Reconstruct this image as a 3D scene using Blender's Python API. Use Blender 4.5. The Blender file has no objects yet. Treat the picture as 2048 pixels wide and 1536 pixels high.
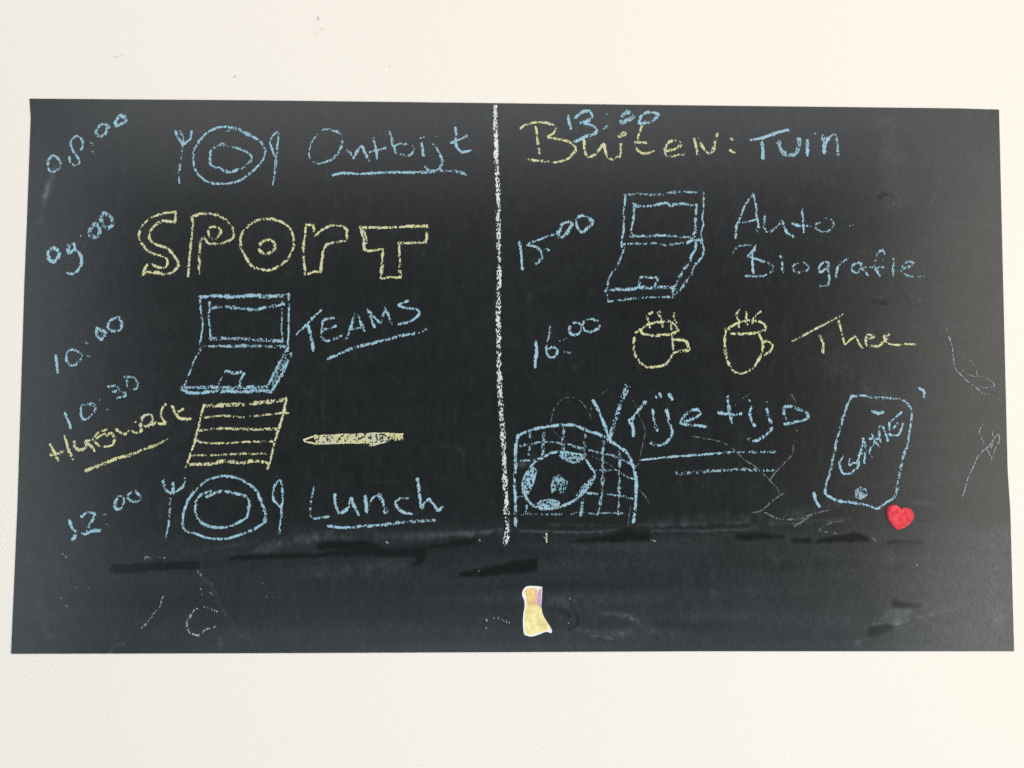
# A foil chalkboard stuck on a cream wall, covered with a hand-written day plan.
# Units: metres. The wall lies in the plane y = 0, the camera looks along +y, z is up.
# All drawing tables are in millimetres on the board, origin at its centre.
import bpy, math, random
import numpy as np
from mathutils import Vector

scene = bpy.context.scene
col = scene.collection
random.seed(7)
rng = np.random.default_rng(11)

# ---------------------------------------------------------------- camera
cam_data = bpy.data.cameras.new("camera")
cam_data.sensor_width = 36.0
cam_data.lens = 36.0 * 1656 / 2048
cam_data.clip_start = 0.01
cam_data.clip_end = 50
camera = bpy.data.objects.new("camera", cam_data)
camera.location = (-0.025211, -0.838433, -0.053491)
camera.rotation_euler = (1.6220763, -0.0031347, -0.0211442)
col.objects.link(camera)
scene.camera = camera

# ---------------------------------------------------------------- light (a room by day: one window and added area lamps, no sun, no sky texture)
world = bpy.data.worlds.new("World")
scene.world = world
world.use_nodes = True
world.node_tree.nodes["Background"].inputs[0].default_value = (0.95, 0.97, 1.0, 1)
world.node_tree.nodes["Background"].inputs[1].default_value = 0.06


def window_light(name, loc, target, size, size_y, power, colour):  # rectangular area lamp aimed at a point, for the window and the fills
    d = bpy.data.lights.new(name, 'AREA')
    d.shape = 'RECTANGLE'
    d.size, d.size_y = size, size_y
    d.energy = power
    d.color = colour
    o = bpy.data.objects.new(name, d)
    o.location = loc
    o.rotation_euler = (Vector(target) - Vector(loc)).to_track_quat('-Z', 'Y').to_euler()
    col.objects.link(o)
    return o


window_light("window_light", (2.0, -1.75, -0.1), (0.1, 0, 0.0), 1.3, 2.2, 36, (1.0, 0.95, 0.865))
window_light("left_fill_light", (-1.845, -1.91, -0.05), (-0.1, 0, 0.0), 0.8, 2.2, 17, (0.82, 0.94, 1.0))  # added bluish area lamp, gives the board's left edge its glare
window_light("top_fill_light", (0.1, -1.8, 1.38), (0, 0, 0.0), 3.4, 1.1, 37, (0.93, 0.955, 0.99))  # added area lamp, set to mirror in the board's top edge
window_light("bottom_fill_light", (0.2, -1.7, -1.33), (0, 0, 0.0), 3.0, 1.2, 31, (0.68, 0.87, 1.0))  # added bluish area lamp, mirrored along the board's bottom edge

scene.cycles.use_denoising = False      # keep the grain of the chalk
scene.view_settings.view_transform = 'Standard'
scene.view_settings.look = 'None'
scene.view_settings.exposure = 0.0
scene.view_settings.gamma = 1.0
scene.view_settings.use_curve_mapping = False

# ---------------------------------------------------------------- tables
# CHALK: part name, label, chalk colour, sub-parts: (name, strokes); stroke = (kind, width, pressure at start, at end, points)

CHALK = [
 ('chalk_line', 'thick white chalk line dividing the board in two', 'white', [
  ('stroke', [
   ('line', 5.75, .88, .64, [(-26,275),(-24.9,241),(-24.3,214.8),(-22.6,188.8),(-21.9,149.9),(-21.2,94.7)]),
   ('line', 6.50, .66, .66, [(-21.3,106),(-21.6,75.2),(-22.1,54.7),(-21.5,44.5),(-20.9,6.3),(-18.7,-31.8),(-16.5,-63.1),(-14.4,-104.9),(-12.8,-134.9)]),
   ('line', 6.50, .66, .55, [(-13.3,-127.4),(-12.2,-142.4),(-11.7,-154.9),(-12.7,-163.4),(-14.1,-170.3)]),
  ]),
 ]),
 ('chalk_time', 'blue chalk time 08:00', 'blue', [
  ('numeral', [
   ('line', 3.00, .75, .75, [(-474.3,220.1),(-478,216.8),(-479.3,210.3),(-478.2,205.2),(-474.4,202.7),(-469.5,205.3),(-466.5,210.5),(-467.2,215),(-471.1,218.8),(-474.3,220.1)]),
   ('line', 2.50, .4, .4, [(-477.3,215.5),(-474.2,218.1),(-469.1,215.6)]),
  ]),
  ('numeral', [
   ('line', 3.25, .78, .78, [(-446.2,226.2),(-444.2,232.6),(-447.2,238.4),(-451,240.3),(-455.3,237.1),(-456.8,231.2),(-454.3,224.8),(-450.4,219.7),(-447.7,213.9),(-449.5,210),(-453.9,210.6),(-457.1,213.8),(-457.7,218.3)]),
  ]),
  ('colon', [
   ('line', 3.00, .5, .5, [(-436,233.4),(-434.6,231.5)]),
   ('line', 3.25, .5, .5, [(-436.1,225),(-433.9,224.2)]),
  ]),
  ('numeral', [
   ('line', 4.00, .78, .78, [(-424.9,252.9),(-429.9,249.6),(-431.6,245.1),(-429.6,241.2),(-425.8,240),(-422.1,243.2),(-420.7,248.4),(-418.5,249.8),(-421.1,252.3),(-424.9,252.9)]),
  ]),
  ('numeral', [
   ('line', 4.50, .75, .75, [(-407.7,262.2),(-411.8,257),(-412.3,251.8),(-407.9,252.5),(-401.6,256.4),(-401.1,259.7),(-405.6,260.9),(-407.7,262.2)]),
  ]),
 ]),
 ('chalk_drawing', 'blue chalk drawing of a breakfast plate with fork and knife', 'blue', [
  ('fork', [
   ('line', 3.50, .85, .85, [(-351.2,245.9),(-348.7,239.5),(-344.1,233)]),
   ('line', 3.50, .8, .8, [(-346.3,246),(-343.7,239.5),(-344.2,233.7)]),
   ('line', 3.50, .8, .8, [(-335.6,246.1),(-336.1,239.6),(-339.8,235),(-344.1,232.4)]),
   ('line', 2.75, .75, .6, [(-344.1,232.4),(-345.2,222),(-345.8,211.7),(-347.2,201.3),(-346.6,192.3)]),
  ]),
  ('plate_rim', [
   ('line', 3.25, .8, .8, [(-298.3,251.5),(-310.9,250),(-322.2,242.4),(-329.6,232.5),(-333.1,222.1),(-331.6,209.2),(-326.3,200.2),(-314.8,193.2),(-300.9,192.7),(-288.2,194.8),(-277,202),(-268.3,209.8),(-262.3,217.7),(-260.6,225.5),(-263.9,234.5),(-270.4,239.9),(-279.1,243.5),(-288.1,248.6),(-298.3,251.2)]),
   ('line', 3.00, .6, .6, [(-299.5,247.4),(-289.3,248.8),(-277.8,244.8),(-270.3,239.7)]),
  ]),
  ('plate_well', [
   ('line', 3.50, .7, .7, [(-301.7,234.1),(-314.3,228.2),(-316,219.7),(-315.2,212),(-306.2,208.2),(-296,204.4),(-283.5,209),(-276,214.9),(-274.2,220.8),(-281.3,226.6),(-294,231)]),
   ('line', 2.50, .5, .5, [(-315.5,227.8),(-308,231.5),(-297.9,231.3)]),
  ]),
  ('knife', [
   ('line', 3.25, .8, .8, [(-247.6,246.4),(-252.6,243.1),(-255,235.9),(-253,226.8),(-249.7,221.7),(-248.5,228.2),(-247.4,238.6),(-247.6,246.4)]),
   ('line', 2.75, .75, .55, [(-249.7,221.7),(-249.5,212.6),(-250.6,202.2),(-252.3,190.6)]),
  ]),
 ]),
 ('chalk_word', 'blue chalk word Ontbijt with an underline', 'blue', [
  ('letter', [
   ('line', 2.25, .6, .8, [(-194.8,250.4),(-202.4,249.4),(-208.6,243.4),(-213.8,234.2),(-215.9,225.9),(-213.6,218.6),(-207.3,214.1),(-200.1,215.6)]),
   ('line', 3.25, .72, .72, [(-200.1,215.6),(-192.1,218.8),(-185.9,226.2),(-182.5,234.5),(-182.6,241.8),(-186.2,246.8),(-192.1,248.6)]),
  ]),
  ('letter', [
   ('line', 3.75, .8, .8, [(-176.6,228.6),(-172.9,224.5),(-169.7,219.5),(-168,225.5),(-162.7,231.9),(-159,226.5),(-154.3,217.7)]),
  ]),
  ('letter', [
   ('line', 3.75, .8, .8, [(-150.2,240.8),(-148.3,232.1),(-146.4,220)]),
   ('line', 3.50, .75, .75, [(-154.1,226.5),(-147.4,228.4),(-138.4,230.8)]),
  ]),
  ('letter', [
   ('line', 3.50, .76, .76, [(-134.3,247.7),(-131.8,240.5),(-130.3,233.2),(-127.4,226.6)]),
   ('line', 3.25, .7, .7, [(-129.9,232.3),(-124.1,235.1),(-114.2,235.2),(-109.2,231.6),(-110.5,226.1),(-115.9,222.8),(-122.2,224.8)]),
  ]),
  ('letter', [
   ('line', 3.75, .82, .82, [(-100.7,236.3),(-100.2,230.8),(-99.2,224.2)]),
   ('line', 2.25, .6, .6, [(-102.1,241.3),(-98.5,242.7)]),
  ]),
  ('letter', [
   ('line', 3.50, .76, .76, [(-89,235.5),(-85.3,230),(-81.7,223.6),(-79.4,217.2),(-81.6,211.7),(-85.1,208.9),(-92.3,207.9),(-97.3,211.4)]),
   ('line', 2.25, .6, .6, [(-87.2,242.2),(-84.3,243.8)]),
  ]),
  ('letter', [
   ('line', 3.75, .82, .82, [(-66.5,253),(-65.6,245.8),(-66,237.5),(-64.6,232),(-59.1,227.5),(-50.8,229.4)]),
   ('line', 3.75, .76, .76, [(-70.7,236.8),(-63.7,240.3),(-54.7,244.7)]),
  ]),
  ('underline', [
   ('line', 3.75, .9, .66, [(-191.2,202.6),(-180.3,204.5),(-166.8,204),(-153.4,204.6),(-135.4,205.9),(-117.5,205.9),(-99.5,206),(-81.5,207.6),(-68,207.7),(-55.2,204.9)]),
  ]),
 ]),
 ('chalk_time', 'blue chalk time 09:00', 'blue', [
  ('numeral', [
   ('line', 4.50, .88, .88, [(-471.4,125.1),(-475.6,120.6),(-475.4,114.9),(-471.5,111.1),(-466.6,114.3),(-465,120.7),(-468.2,123.9),(-471.4,125.1)]),
  ]),
  ('numeral', [
   ('line', 4.50, .88, .88, [(-456.5,128.4),(-451.5,130.4),(-450.1,125.9),(-453.1,120.8),(-455.6,120.1),(-456.4,125.2),(-455.2,128.4)]),
   ('line', 4.25, .85, .85, [(-450.1,124.6),(-445.6,120.9),(-442.9,114.5),(-442.7,108.8),(-445.7,103),(-450.6,99.2),(-456.2,99.7)]),
  ]),
  ('colon', [
   ('line', 2.75, .4, .4, [(-444.9,138.1),(-443.5,136.2)]),
   ('line', 2.75, .35, .35, [(-442.7,128.3),(-440.8,126.6)]),
  ]),
  ('numeral', [
   ('line', 5.00, .82, .82, [(-429.5,149.7),(-433.8,145.9),(-434.9,138.8),(-431,136.3),(-426.7,138.2),(-425,144),(-427,148.5),(-429.5,149.7)]),
  ]),
  ('numeral', [
   ('line', 5.00, .82, .82, [(-421.7,161.4),(-424,154.3),(-420.7,148.5),(-417.5,146),(-412.6,149.2),(-414,155.6),(-417.9,159.5),(-421.7,161.4)]),
  ]),
 ]),
 ('chalk_word', 'yellow chalk word SPORT in hollow block letters', 'yellow', [
  ('letter', [
   ('line', 3.25, .75, .75, [(-349.4,162.9),(-363.3,161.2),(-375.7,156),(-383,148.2),(-385.9,137.9),(-382.6,130.3),(-376.1,122.7),(-367.2,118.9),(-358.4,115.8),(-356.7,110),(-360.6,105.5),(-369.5,108),(-376.4,109.2),(-381.7,97.1)]),
   ('line', 3.75, .78, .78, [(-381.7,97.3),(-376.8,100.9),(-364.3,99.8),(-353,100.5),(-345.6,107.6),(-349.6,117.7),(-357.3,125.4),(-368.8,129.8),(-374.5,134.2),(-374.7,141.9),(-370.5,148.3),(-361.8,153.5),(-350.4,152.3)]),
   ('corner', 3.25, .8, .8, [(-349.4,163.3),(-350.2,152.1)]),
   ('line', 4.50, .6, .6, [(-379.9,98.6),(-371.8,102.3),(-363,100)]),
  ]),
  ('letter', [
   ('line', 3.25, .8, .8, [(-332.9,157),(-332.1,147.4),(-333.5,128.1),(-335,108.9),(-335.3,97.4)]),
   ('line', 3.50, .75, .75, [(-333.5,157),(-325.4,160.9),(-315.4,161.6),(-303.9,158.5),(-296.2,152.8),(-291,145.1),(-290.9,137.4),(-297.1,132.9),(-305.9,130.9),(-314.7,130.8),(-320.5,136.5)]),
   ('line', 3.50, .75, .75, [(-319.8,135.9),(-323,134.6),(-324.1,126.9),(-324.5,116.7),(-324.7,100)]),
   ('line', 3.50, .7, .7, [(-312.6,148.8),(-316.3,144.9),(-314.9,138.5),(-309.8,136),(-304.2,139.9),(-304.9,146.3),(-311.3,148.8)]),
  ]),
  ('letter', [
   ('line', 3.50, .75, .75, [(-256.1,156.3),(-266.2,155),(-276.2,149.1),(-283,138.8),(-283.2,129.8),(-279.4,119.6),(-271.6,108.1),(-262.8,105),(-255.2,103.7),(-245.1,107.6),(-236.4,114.8),(-230.9,125.1),(-229.8,135.3),(-233.2,145.6),(-241.5,153.2),(-251.1,156.4),(-257.1,156.1)]),
   ('line', 4.00, .72, .72, [(-255.7,135.1),(-262.6,131.9),(-264.4,124.8),(-258.6,120.4),(-253,122.3),(-248.6,126.8),(-250.7,133.2),(-255.7,135.1)]),
  ]),
  ('letter', [
   ('corner', 3.50, .76, .76, [(-209.7,143.9),(-209.8,150.7),(-218.1,151.4),(-218.5,140.6),(-220.2,127.7),(-219.3,112.3),(-217.2,99.5),(-209.7,102.8),(-202.1,102.8),(-201.6,112.4),(-199.9,124),(-197,130.7),(-186.1,133.8),(-176.6,134.5),(-175.9,145.8),(-181.3,150.1),(-192.7,150.4),(-201.5,145.9),(-208.4,139.1)]),
  ]),
  ('letter', [
   ('corner', 3.50, .76, .76, [(-162.8,148.7),(-141.8,148.3),(-116.4,149.8),(-94.7,150.6),(-95.6,133.8),(-108.6,133.1),(-123.6,133),(-122.5,123.3),(-121.6,97.6),(-131.1,97.6),(-141.3,96.2),(-140.1,110.3),(-139.7,126.4),(-154.3,124.4),(-158.1,126.3),(-158.9,135.9),(-162.4,148.8)]),
   ('line', 3.50, .7, .7, [(-158.7,144.9),(-156.3,135.3),(-158.7,130.1)]),
  ]),
 ]),
 ('chalk_time', 'blue chalk time 10:00', 'blue', [
  ('numeral', [
   ('line', 4.00, .88, .88, [(-464.9,16.2),(-463.9,6.7),(-462.5,-0.8)]),
  ]),
  ('numeral', [
   ('line', 3.50, .74, .74, [(-450.1,21.6),(-454.4,18.1),(-454.1,10.5),(-448.4,6.2),(-441.7,10.6),(-439.4,16.9),(-444.5,20.7),(-450.1,21.9)]),
  ]),
  ('colon', [
   ('line', 2.75, .4, .4, [(-436.1,29.9),(-432.9,27.3)]),
   ('line', 2.75, .4, .4, [(-434.4,16.3),(-431,14.7)]),
  ]),
  ('numeral', [
   ('line', 4.50, .8, .8, [(-424.6,44.1),(-425.1,37.2),(-420.6,32.8),(-417,37.2),(-417.7,41.6),(-422.7,42.2),(-424.6,44.1)]),
   ('line', 3.00, .6, .6, [(-422,37.2),(-419.5,38.5)]),
  ]),
  ('numeral', [
   ('line', 3.75, .72, .72, [(-405,55),(-413,51.2),(-414.1,44.8),(-409,41.1),(-401.6,43.6),(-401.2,51.2),(-405,55)]),
  ]),
 ]),
 ('chalk_drawing', 'blue chalk drawing of an open laptop above the ruled paper', 'blue', [
  ('lid', [
   ('line', 4.75, .8, .8, [(-322.9,76.1),(-306,77.2),(-287.1,76.7),(-268.3,78.1),(-255.7,76.9),(-233.9,78.7)]),
   ('line', 2.50, .8, .8, [(-322.9,75.8),(-322,61.8),(-319.8,49.2),(-320.8,36.5),(-323,24.4)]),
   ('line', 2.50, .8, .8, [(-234,80.2),(-233.4,62.4),(-233.7,43.3),(-234.1,26.8)]),
  ]),
  ('screen', [
   ('line', 4.00, .62, .62, [(-310.8,65.5),(-299.5,66.8),(-286.9,65.2),(-268,63.7),(-255.5,66.3),(-239.2,68.7)]),
   ('line', 2.75, .75, .75, [(-313.4,70.8),(-313.7,55.5),(-312.2,42.9),(-311.3,32.7)]),
   ('line', 2.50, .65, .65, [(-239.9,71.3),(-240.2,56),(-240.7,45.8),(-239.8,31.8)]),
   ('line', 4.50, .65, .65, [(-312.6,34),(-298.8,34.1),(-280,34.2),(-261.2,33),(-239.8,31.6)]),
  ]),
  ('hinge', [
   ('line', 4.00, .62, .62, [(-323,24.4),(-311.2,26.4),(-292.4,26.5),(-273.6,27.2),(-254.8,26.7),(-235.9,26.2)]),
  ]),
  ('keyboard_base', [
   ('line', 2.25, .7, .7, [(-321.1,22.6),(-327.1,12.4),(-331.2,1),(-336.5,-12.8)]),
   ('line', 4.50, .62, .62, [(-339.6,-15.6),(-316.5,-15),(-291.5,-15.2),(-272.8,-15.1),(-254,-14.4)]),
   ('line', 4.50, .8, .8, [(-338.7,-16.4),(-333.9,-19.8),(-322.6,-21),(-304,-19),(-279,-19.2),(-260.2,-18.2),(-250.2,-19)]),
   ('line', 3.50, .75, .75, [(-233.2,25.5),(-240.7,12.8),(-246.8,0.2),(-253.4,-13.8)]),
   ('line', 4.00, .72, .72, [(-230.5,19.2),(-236.8,5.3),(-242.9,-7.4),(-250.2,-18.8)]),
   ("area", 0, .45, .45, [(-233.1,24.3),(-230.5,19.2),(-242.9,-7.4),(-250.2,-18.8),(-253.4,-13.8)]),
  ]),
  ('touchpad', [
   ('line', 3.00, .7, .7, [(-303.1,-11.7),(-298,-3.2)]),
   ('line', 3.75, .8, .8, [(-296.8,-0.7),(-294.4,1.2),(-286.8,-0.7),(-280.6,0.6)]),
   ('line', 3.00, .75, .75, [(-277.5,-0.6),(-280.4,-7.6),(-282.2,-13.9)]),
  ]),
 ]),
 ('chalk_word', 'blue slanted capital chalk word beside the laptop drawing, underlined', 'blue', [
  ('letter', [
   ('line', 3.00, .8, .8, [(-225.1,38.9),(-216.4,47.9),(-207.7,57.4),(-201.3,63.2)]),
   ('line', 4.25, .85, .85, [(-214.5,49.1),(-211.2,38.3),(-208.2,22.9)]),
  ]),
  ('letter', [
   ('line', 3.50, .7, .7, [(-188.2,55.9),(-198.2,53),(-200,43.5),(-200.5,37.1),(-196,32.1),(-188.5,34),(-180.3,37.2)]),
   ('line', 3.25, .75, .75, [(-198.7,43.2),(-186.2,47.4)]),
  ]),
  ('letter', [
   ('line', 3.75, .75, .75, [(-174.7,35.4),(-171,46.2),(-166.1,60.9),(-161,51.4),(-156.8,43.1)]),
   ('line', 3.25, .75, .75, [(-172.2,44.3),(-158.4,46.9)]),
  ]),
  ('letter', [
   ('corner', 3.50, .76, .76, [(-154.4,64.1),(-147,46.6)]),
   ('corner', 3.25, .76, .76, [(-153.5,62.9),(-141.4,50.8),(-136.5,66.6),(-129.6,49.2)]),
  ]),
  ('letter', [
   ('line', 3.25, .74, .74, [(-114.1,73.6),(-123.2,69.2),(-115.6,66.3),(-105.4,65.1),(-102.1,61.3),(-106.6,55.5),(-114.2,51.6),(-122.4,50)]),
  ]),
  ('underline', [
   ('line', 3.75, .8, .65, [(-194.5,14.3),(-184.5,18.2),(-172,23.9),(-159.4,27.8),(-140.5,32.4),(-121.6,37.6),(-105.2,40.8),(-94.5,44.7)]),
  ]),
 ]),
 ('chalk_time', 'blue chalk time 10:30', 'blue', [
  ('numeral', [
   ('line', 3.75, .85, .85, [(-454.4,-41.5),(-451.1,-48.4),(-448.4,-55.9)]),
  ]),
  ('numeral', [
   ('line', 3.50, .7, .7, [(-436.7,-33.3),(-439,-39.6),(-436.3,-47.1),(-430.7,-46.4),(-424.8,-38.3),(-427.4,-32.7),(-436.7,-33.3)]),
   ('line', 2.50, .4, .4, [(-428.8,-49.6),(-427.5,-50.6)]),
  ]),
  ('colon', [
   ('line', 2.75, .38, .38, [(-420.7,-28.5),(-418.8,-29.5)]),
   ('line', 2.75, .38, .38, [(-414,-36.4),(-412.4,-38)]),
  ]),
  ('numeral', [
   ('line', 3.50, .7, .7, [(-412.4,-15),(-405,-13.8),(-401.8,-17.5),(-407.3,-20),(-398.6,-20),(-394.2,-21.3),(-396,-24.4),(-402.8,-25.7)]),
  ]),
  ('numeral', [
   ('line', 3.25, .62, .62, [(-396.5,-4.9),(-387.8,-5.5),(-382.7,-11.8),(-385,-16.8),(-392.5,-15.6),(-393.9,-8.7)]),
  ]),
 ]),
 ('chalk_word', 'small slanted yellow chalk word beside the ruled paper, underlined', 'yellow', [
  ('letter', [
   ('line', 3.75, .88, .88, [(-468.1,-73.3),(-464.7,-79.1),(-459.6,-88.6)]),
   ('line', 3.50, .8, .8, [(-467,-83.2),(-461.5,-82.6),(-455.7,-79.3)]),
   ('line', 3.75, .85, .85, [(-454.1,-64.7),(-451.8,-72.1),(-449.3,-79.1),(-445,-87)]),
  ]),
  ('letter', [
   ('line', 3.50, .8, .8, [(-444.5,-69.7),(-443.2,-75.2),(-438.5,-78.3),(-433.1,-75.9),(-432.3,-72.8),(-433.2,-69.7),(-429.3,-68.8)]),
  ]),
  ('letter', [
   ('line', 3.75, .82, .82, [(-431.1,-72),(-427.8,-74.5),(-424,-78.9)]),
  ]),
  ('letter', [
   ('line', 3.50, .75, .75, [(-425.7,-67),(-423.2,-70.5),(-419.4,-74.1)]),
   ('line', 3.25, .74, .74, [(-424.9,-65.4),(-420.4,-60.3),(-412.9,-57.6)]),
   ('line', 3.00, .7, .7, [(-422.2,-66.4),(-418,-63.4),(-414,-62)]),
   ('line', 3.50, .76, .76, [(-412.4,-63.6),(-408.8,-61.2),(-404.8,-65),(-405.1,-69.6),(-407.7,-73.5),(-414,-74.9)]),
  ]),
  ('letter', [
   ('line', 3.50, .78, .78, [(-402.8,-58.2),(-398.7,-60.6),(-394.1,-62.2),(-391,-59.4),(-386.4,-59.8),(-381.7,-60.6),(-378.5,-58.6),(-378.8,-54.3),(-386,-49.1)]),
  ]),
  ('letter', [
   ('line', 3.50, .76, .76, [(-378.9,-53.9),(-378.5,-48.5),(-376.7,-44.9),(-372.5,-42.8),(-368.5,-44.1),(-367.3,-48),(-369.9,-52.7),(-375.6,-55.1)]),
   ('line', 3.25, .74, .74, [(-375.6,-55.1),(-367.9,-53.1),(-363.7,-50.4)]),
  ]),
  ('letter', [
   ('line', 3.75, .8, .8, [(-355.1,-32.6),(-359,-38.2),(-359.7,-42.1),(-357.2,-47.6),(-354.6,-51.3),(-360.6,-51.7)]),
  ]),
  ('letter', [
   ('line', 4.00, .84, .84, [(-348.3,-34.3),(-344.9,-40.5),(-340.9,-46),(-336.2,-47.1),(-330.4,-46.7)]),
   ('line', 3.50, .76, .76, [(-337.8,-37.2),(-343.4,-40.7)]),
  ]),
  ('underline', [
   ('line', 4.00, .88, .7, [(-431.7,-98.6),(-420.3,-93.8),(-408.8,-89.1),(-397.3,-85.2),(-385.8,-82.1),(-374.3,-77),(-364.3,-73.4),(-357,-69.7)]),
   ('line', 2.50, .3, .3, [(-357.4,-70),(-352.1,-66.8)]),
  ]),
 ]),
 ('chalk_drawing', 'yellow chalk drawing of a sheet of ruled paper', 'yellow', [
  ('edge', [
   ('line', 2.75, .9, .9, [(-316.8,-32.9),(-320.7,-50.5),(-325.3,-70.5),(-329.3,-83),(-333.4,-95.5)]),
  ]),
  ('edge', [
   ('line', 3.25, .82, .82, [(-234.7,-25.7),(-237.3,-40.1),(-240.8,-54),(-245.5,-70.3),(-249,-85.3),(-251.9,-96.3)]),
  ]),
  ('edge', [
   ('line', 5.00, .78, .78, [(-314.6,-33.5),(-297.4,-33.1),(-272.5,-31.5),(-253.8,-29.5),(-235,-27.5)]),
  ]),
  ('rule_line', [
   ('line', 2.75, .66, .66, [(-315.9,-45.7),(-297.2,-43.5),(-278.5,-44.7),(-259.8,-42.7),(-232.1,-40.4)]),
  ]),
  ('rule_line', [
   ('line', 3.50, .6, .6, [(-320.6,-58.6),(-305.7,-56.7),(-284.5,-56.6),(-265.7,-57.2),(-243.3,-56.5)]),
  ]),
  ('rule_line', [
   ('line', 3.00, .7, .7, [(-323.5,-68),(-317.8,-70.5),(-296.6,-71.1),(-271.7,-69.7),(-248.1,-69)]),
  ]),
  ('rule_line', [
   ('line', 2.75, .58, .58, [(-328.7,-83),(-302.6,-82.9),(-277.7,-81.6),(-254.1,-81.6)]),
  ]),
  ('edge', [
   ('line', 4.25, .72, .72, [(-332.2,-92.4),(-308.6,-91.7),(-296.3,-89.2),(-277.6,-90.4),(-265.2,-88.5),(-251.4,-90.9)]),
  ]),
 ]),
 ('chalk_drawing', 'yellow chalk drawing of a pencil', 'yellow', [
  ('barrel', [
   ("area", 0, .86, .86, [(-205.3,-63.3),(-189.6,-62.6),(-164.6,-61.3),(-139.5,-60.6),(-117.5,-61.1),(-116.8,-67.4),(-133.1,-68.7),(-141.9,-71.3),(-150,-73.2),(-151.9,-70),(-177,-70.7),(-204.5,-71.4)]),
   ('line', 2.00, .9, .9, [(-205.3,-63.3),(-189.6,-62.6),(-164.6,-61.5),(-139.5,-60.7),(-117.5,-61.4)]),
   ('line', 2.00, .9, .9, [(-204.5,-71.4),(-177,-70.7),(-151.9,-70),(-150,-73.2),(-141.9,-71.3),(-133.1,-68.7)]),
   ('line', 3.00, .35, .35, [(-116.2,-68.3),(-112.4,-65.5)]),
  ]),
  ('tip', [
   ('corner', 2.25, 1, 1, [(-205.3,-63.4),(-216.1,-67.5),(-215.2,-69.3),(-204.3,-71.7)]),
   ('corner', 2.00, .9, .9, [(-205.6,-63.7),(-205.1,-66.2)]),
  ]),
 ]),
 ('chalk_time', 'blue chalk time 12:00', 'blue', [
  ('numeral', [
   ('line', 4.00, .82, .82, [(-446.6,-148.4),(-443.6,-155.8),(-439.7,-160.7),(-443.2,-166.8)]),
  ]),
  ('numeral', [
   ('line', 3.50, .74, .74, [(-434.7,-144.6),(-429.9,-140.3),(-423.1,-140.9),(-422.4,-144.6),(-426.5,-151.4),(-429.1,-158.8)]),
   ('line', 4.25, .85, .85, [(-433.6,-160.7),(-429.3,-161.3),(-424.4,-158.2),(-416.1,-157.8)]),
  ]),
  ('colon', [
   ('line', 2.75, .38, .38, [(-413.8,-141.5),(-411.3,-141.8)]),
   ('line', 2.75, .38, .38, [(-410.2,-152),(-408.3,-153)]),
  ]),
  ('numeral', [
   ('line', 4.00, .74, .74, [(-398.3,-124.2),(-401.8,-129.1),(-402.3,-134.7),(-398.5,-137.2),(-394.9,-132.9),(-393.3,-126.7),(-398.3,-124.2)]),
  ]),
  ('numeral', [
   ('line', 3.50, .74, .74, [(-383.6,-118.6),(-389.7,-122.9),(-388.3,-127.9),(-380.8,-129.1),(-376.6,-126.6),(-379.8,-121.7),(-383.6,-118.6)]),
  ]),
 ]),
 ('chalk_drawing', 'blue chalk drawing of a lunch plate with fork and knife', 'blue', [
  ('fork', [
   ('line', 4.00, .8, .8, [(-355.2,-108),(-353.3,-116.7),(-347.7,-120.6)]),
   ('line', 4.25, .8, .8, [(-345.4,-111.1),(-345.8,-121)]),
   ('line', 4.00, .75, .75, [(-334.1,-106.4),(-334.8,-112.9),(-340.3,-117.9),(-345.2,-121)]),
   ('line', 2.75, .66, .66, [(-347.6,-121.6),(-348.1,-130.3),(-348.4,-140.2),(-348.8,-150.1),(-351.2,-166.8)]),
  ]),
  ('plate_rim', [
   ('line', 3.25, .76, .76, [(-299.7,-104.1),(-312,-107.9),(-321.7,-116.6),(-330.2,-127.8),(-334.2,-139),(-335.2,-148.9),(-332.6,-157.5),(-323.2,-160.6),(-310.8,-165),(-295.9,-166.2),(-281.1,-163.1),(-265.1,-156.9),(-254.1,-150.1)]),
   ('line', 3.75, .8, .8, [(-254.1,-150.3),(-254,-140.1),(-258.2,-127.7),(-264.6,-116.5),(-277.2,-107.8),(-289.7,-104.1),(-299.7,-104.1)]),
  ]),
  ('plate_well', [
   ('line', 3.50, .76, .76, [(-306.8,-118.5),(-317.9,-122.8),(-322.1,-129),(-323.1,-137.7),(-319.8,-146.4),(-311,-153.2),(-297.4,-155.1),(-283.8,-152),(-271.5,-145.1)]),
   ('line', 4.00, .8, .8, [(-271.5,-145.1),(-270.5,-136.4),(-270,-127.7),(-276.9,-122.8),(-289.4,-119.7),(-301.8,-119.7),(-311.6,-124.3)]),
  ]),
  ('knife', [
   ('line', 3.25, .8, .8, [(-239.9,-108),(-245.4,-115.3),(-245.8,-126.5),(-242,-131.4),(-237.9,-134.2),(-236.4,-124),(-237.3,-114),(-239.9,-107.8)]),
   ('line', 3.25, .76, .76, [(-237.6,-133.9),(-237.4,-143.9),(-238.5,-152.5),(-239,-160)]),
  ]),
 ]),
 ('chalk_word', 'blue chalk word Lunch with an underline', 'blue', [
  ('letter', [
   ('line', 2.75, .78, .6, [(-205.5,-112.1),(-207.2,-123.9),(-209,-132.6),(-209.4,-141.3)]),
   ('line', 3.00, .75, .75, [(-209.5,-140.7),(-204.4,-145.7),(-190.7,-143.8)]),
  ]),
  ('letter', [
   ('line', 4.00, .8, .6, [(-184.8,-122.6),(-184,-132.6),(-179.5,-140.7),(-172.1,-136.3),(-167.9,-126.4)]),
   ('line', 4.50, .85, .85, [(-168.1,-126.1),(-164.6,-135.1),(-160.8,-141.9)]),
  ]),
  ('letter', [
   ('line', 4.50, .85, .85, [(-154.2,-123.9),(-152.7,-138.8)]),
   ('line', 3.00, .7, .7, [(-152.1,-137.6),(-147.3,-126.3),(-141.1,-122.6)]),
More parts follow.
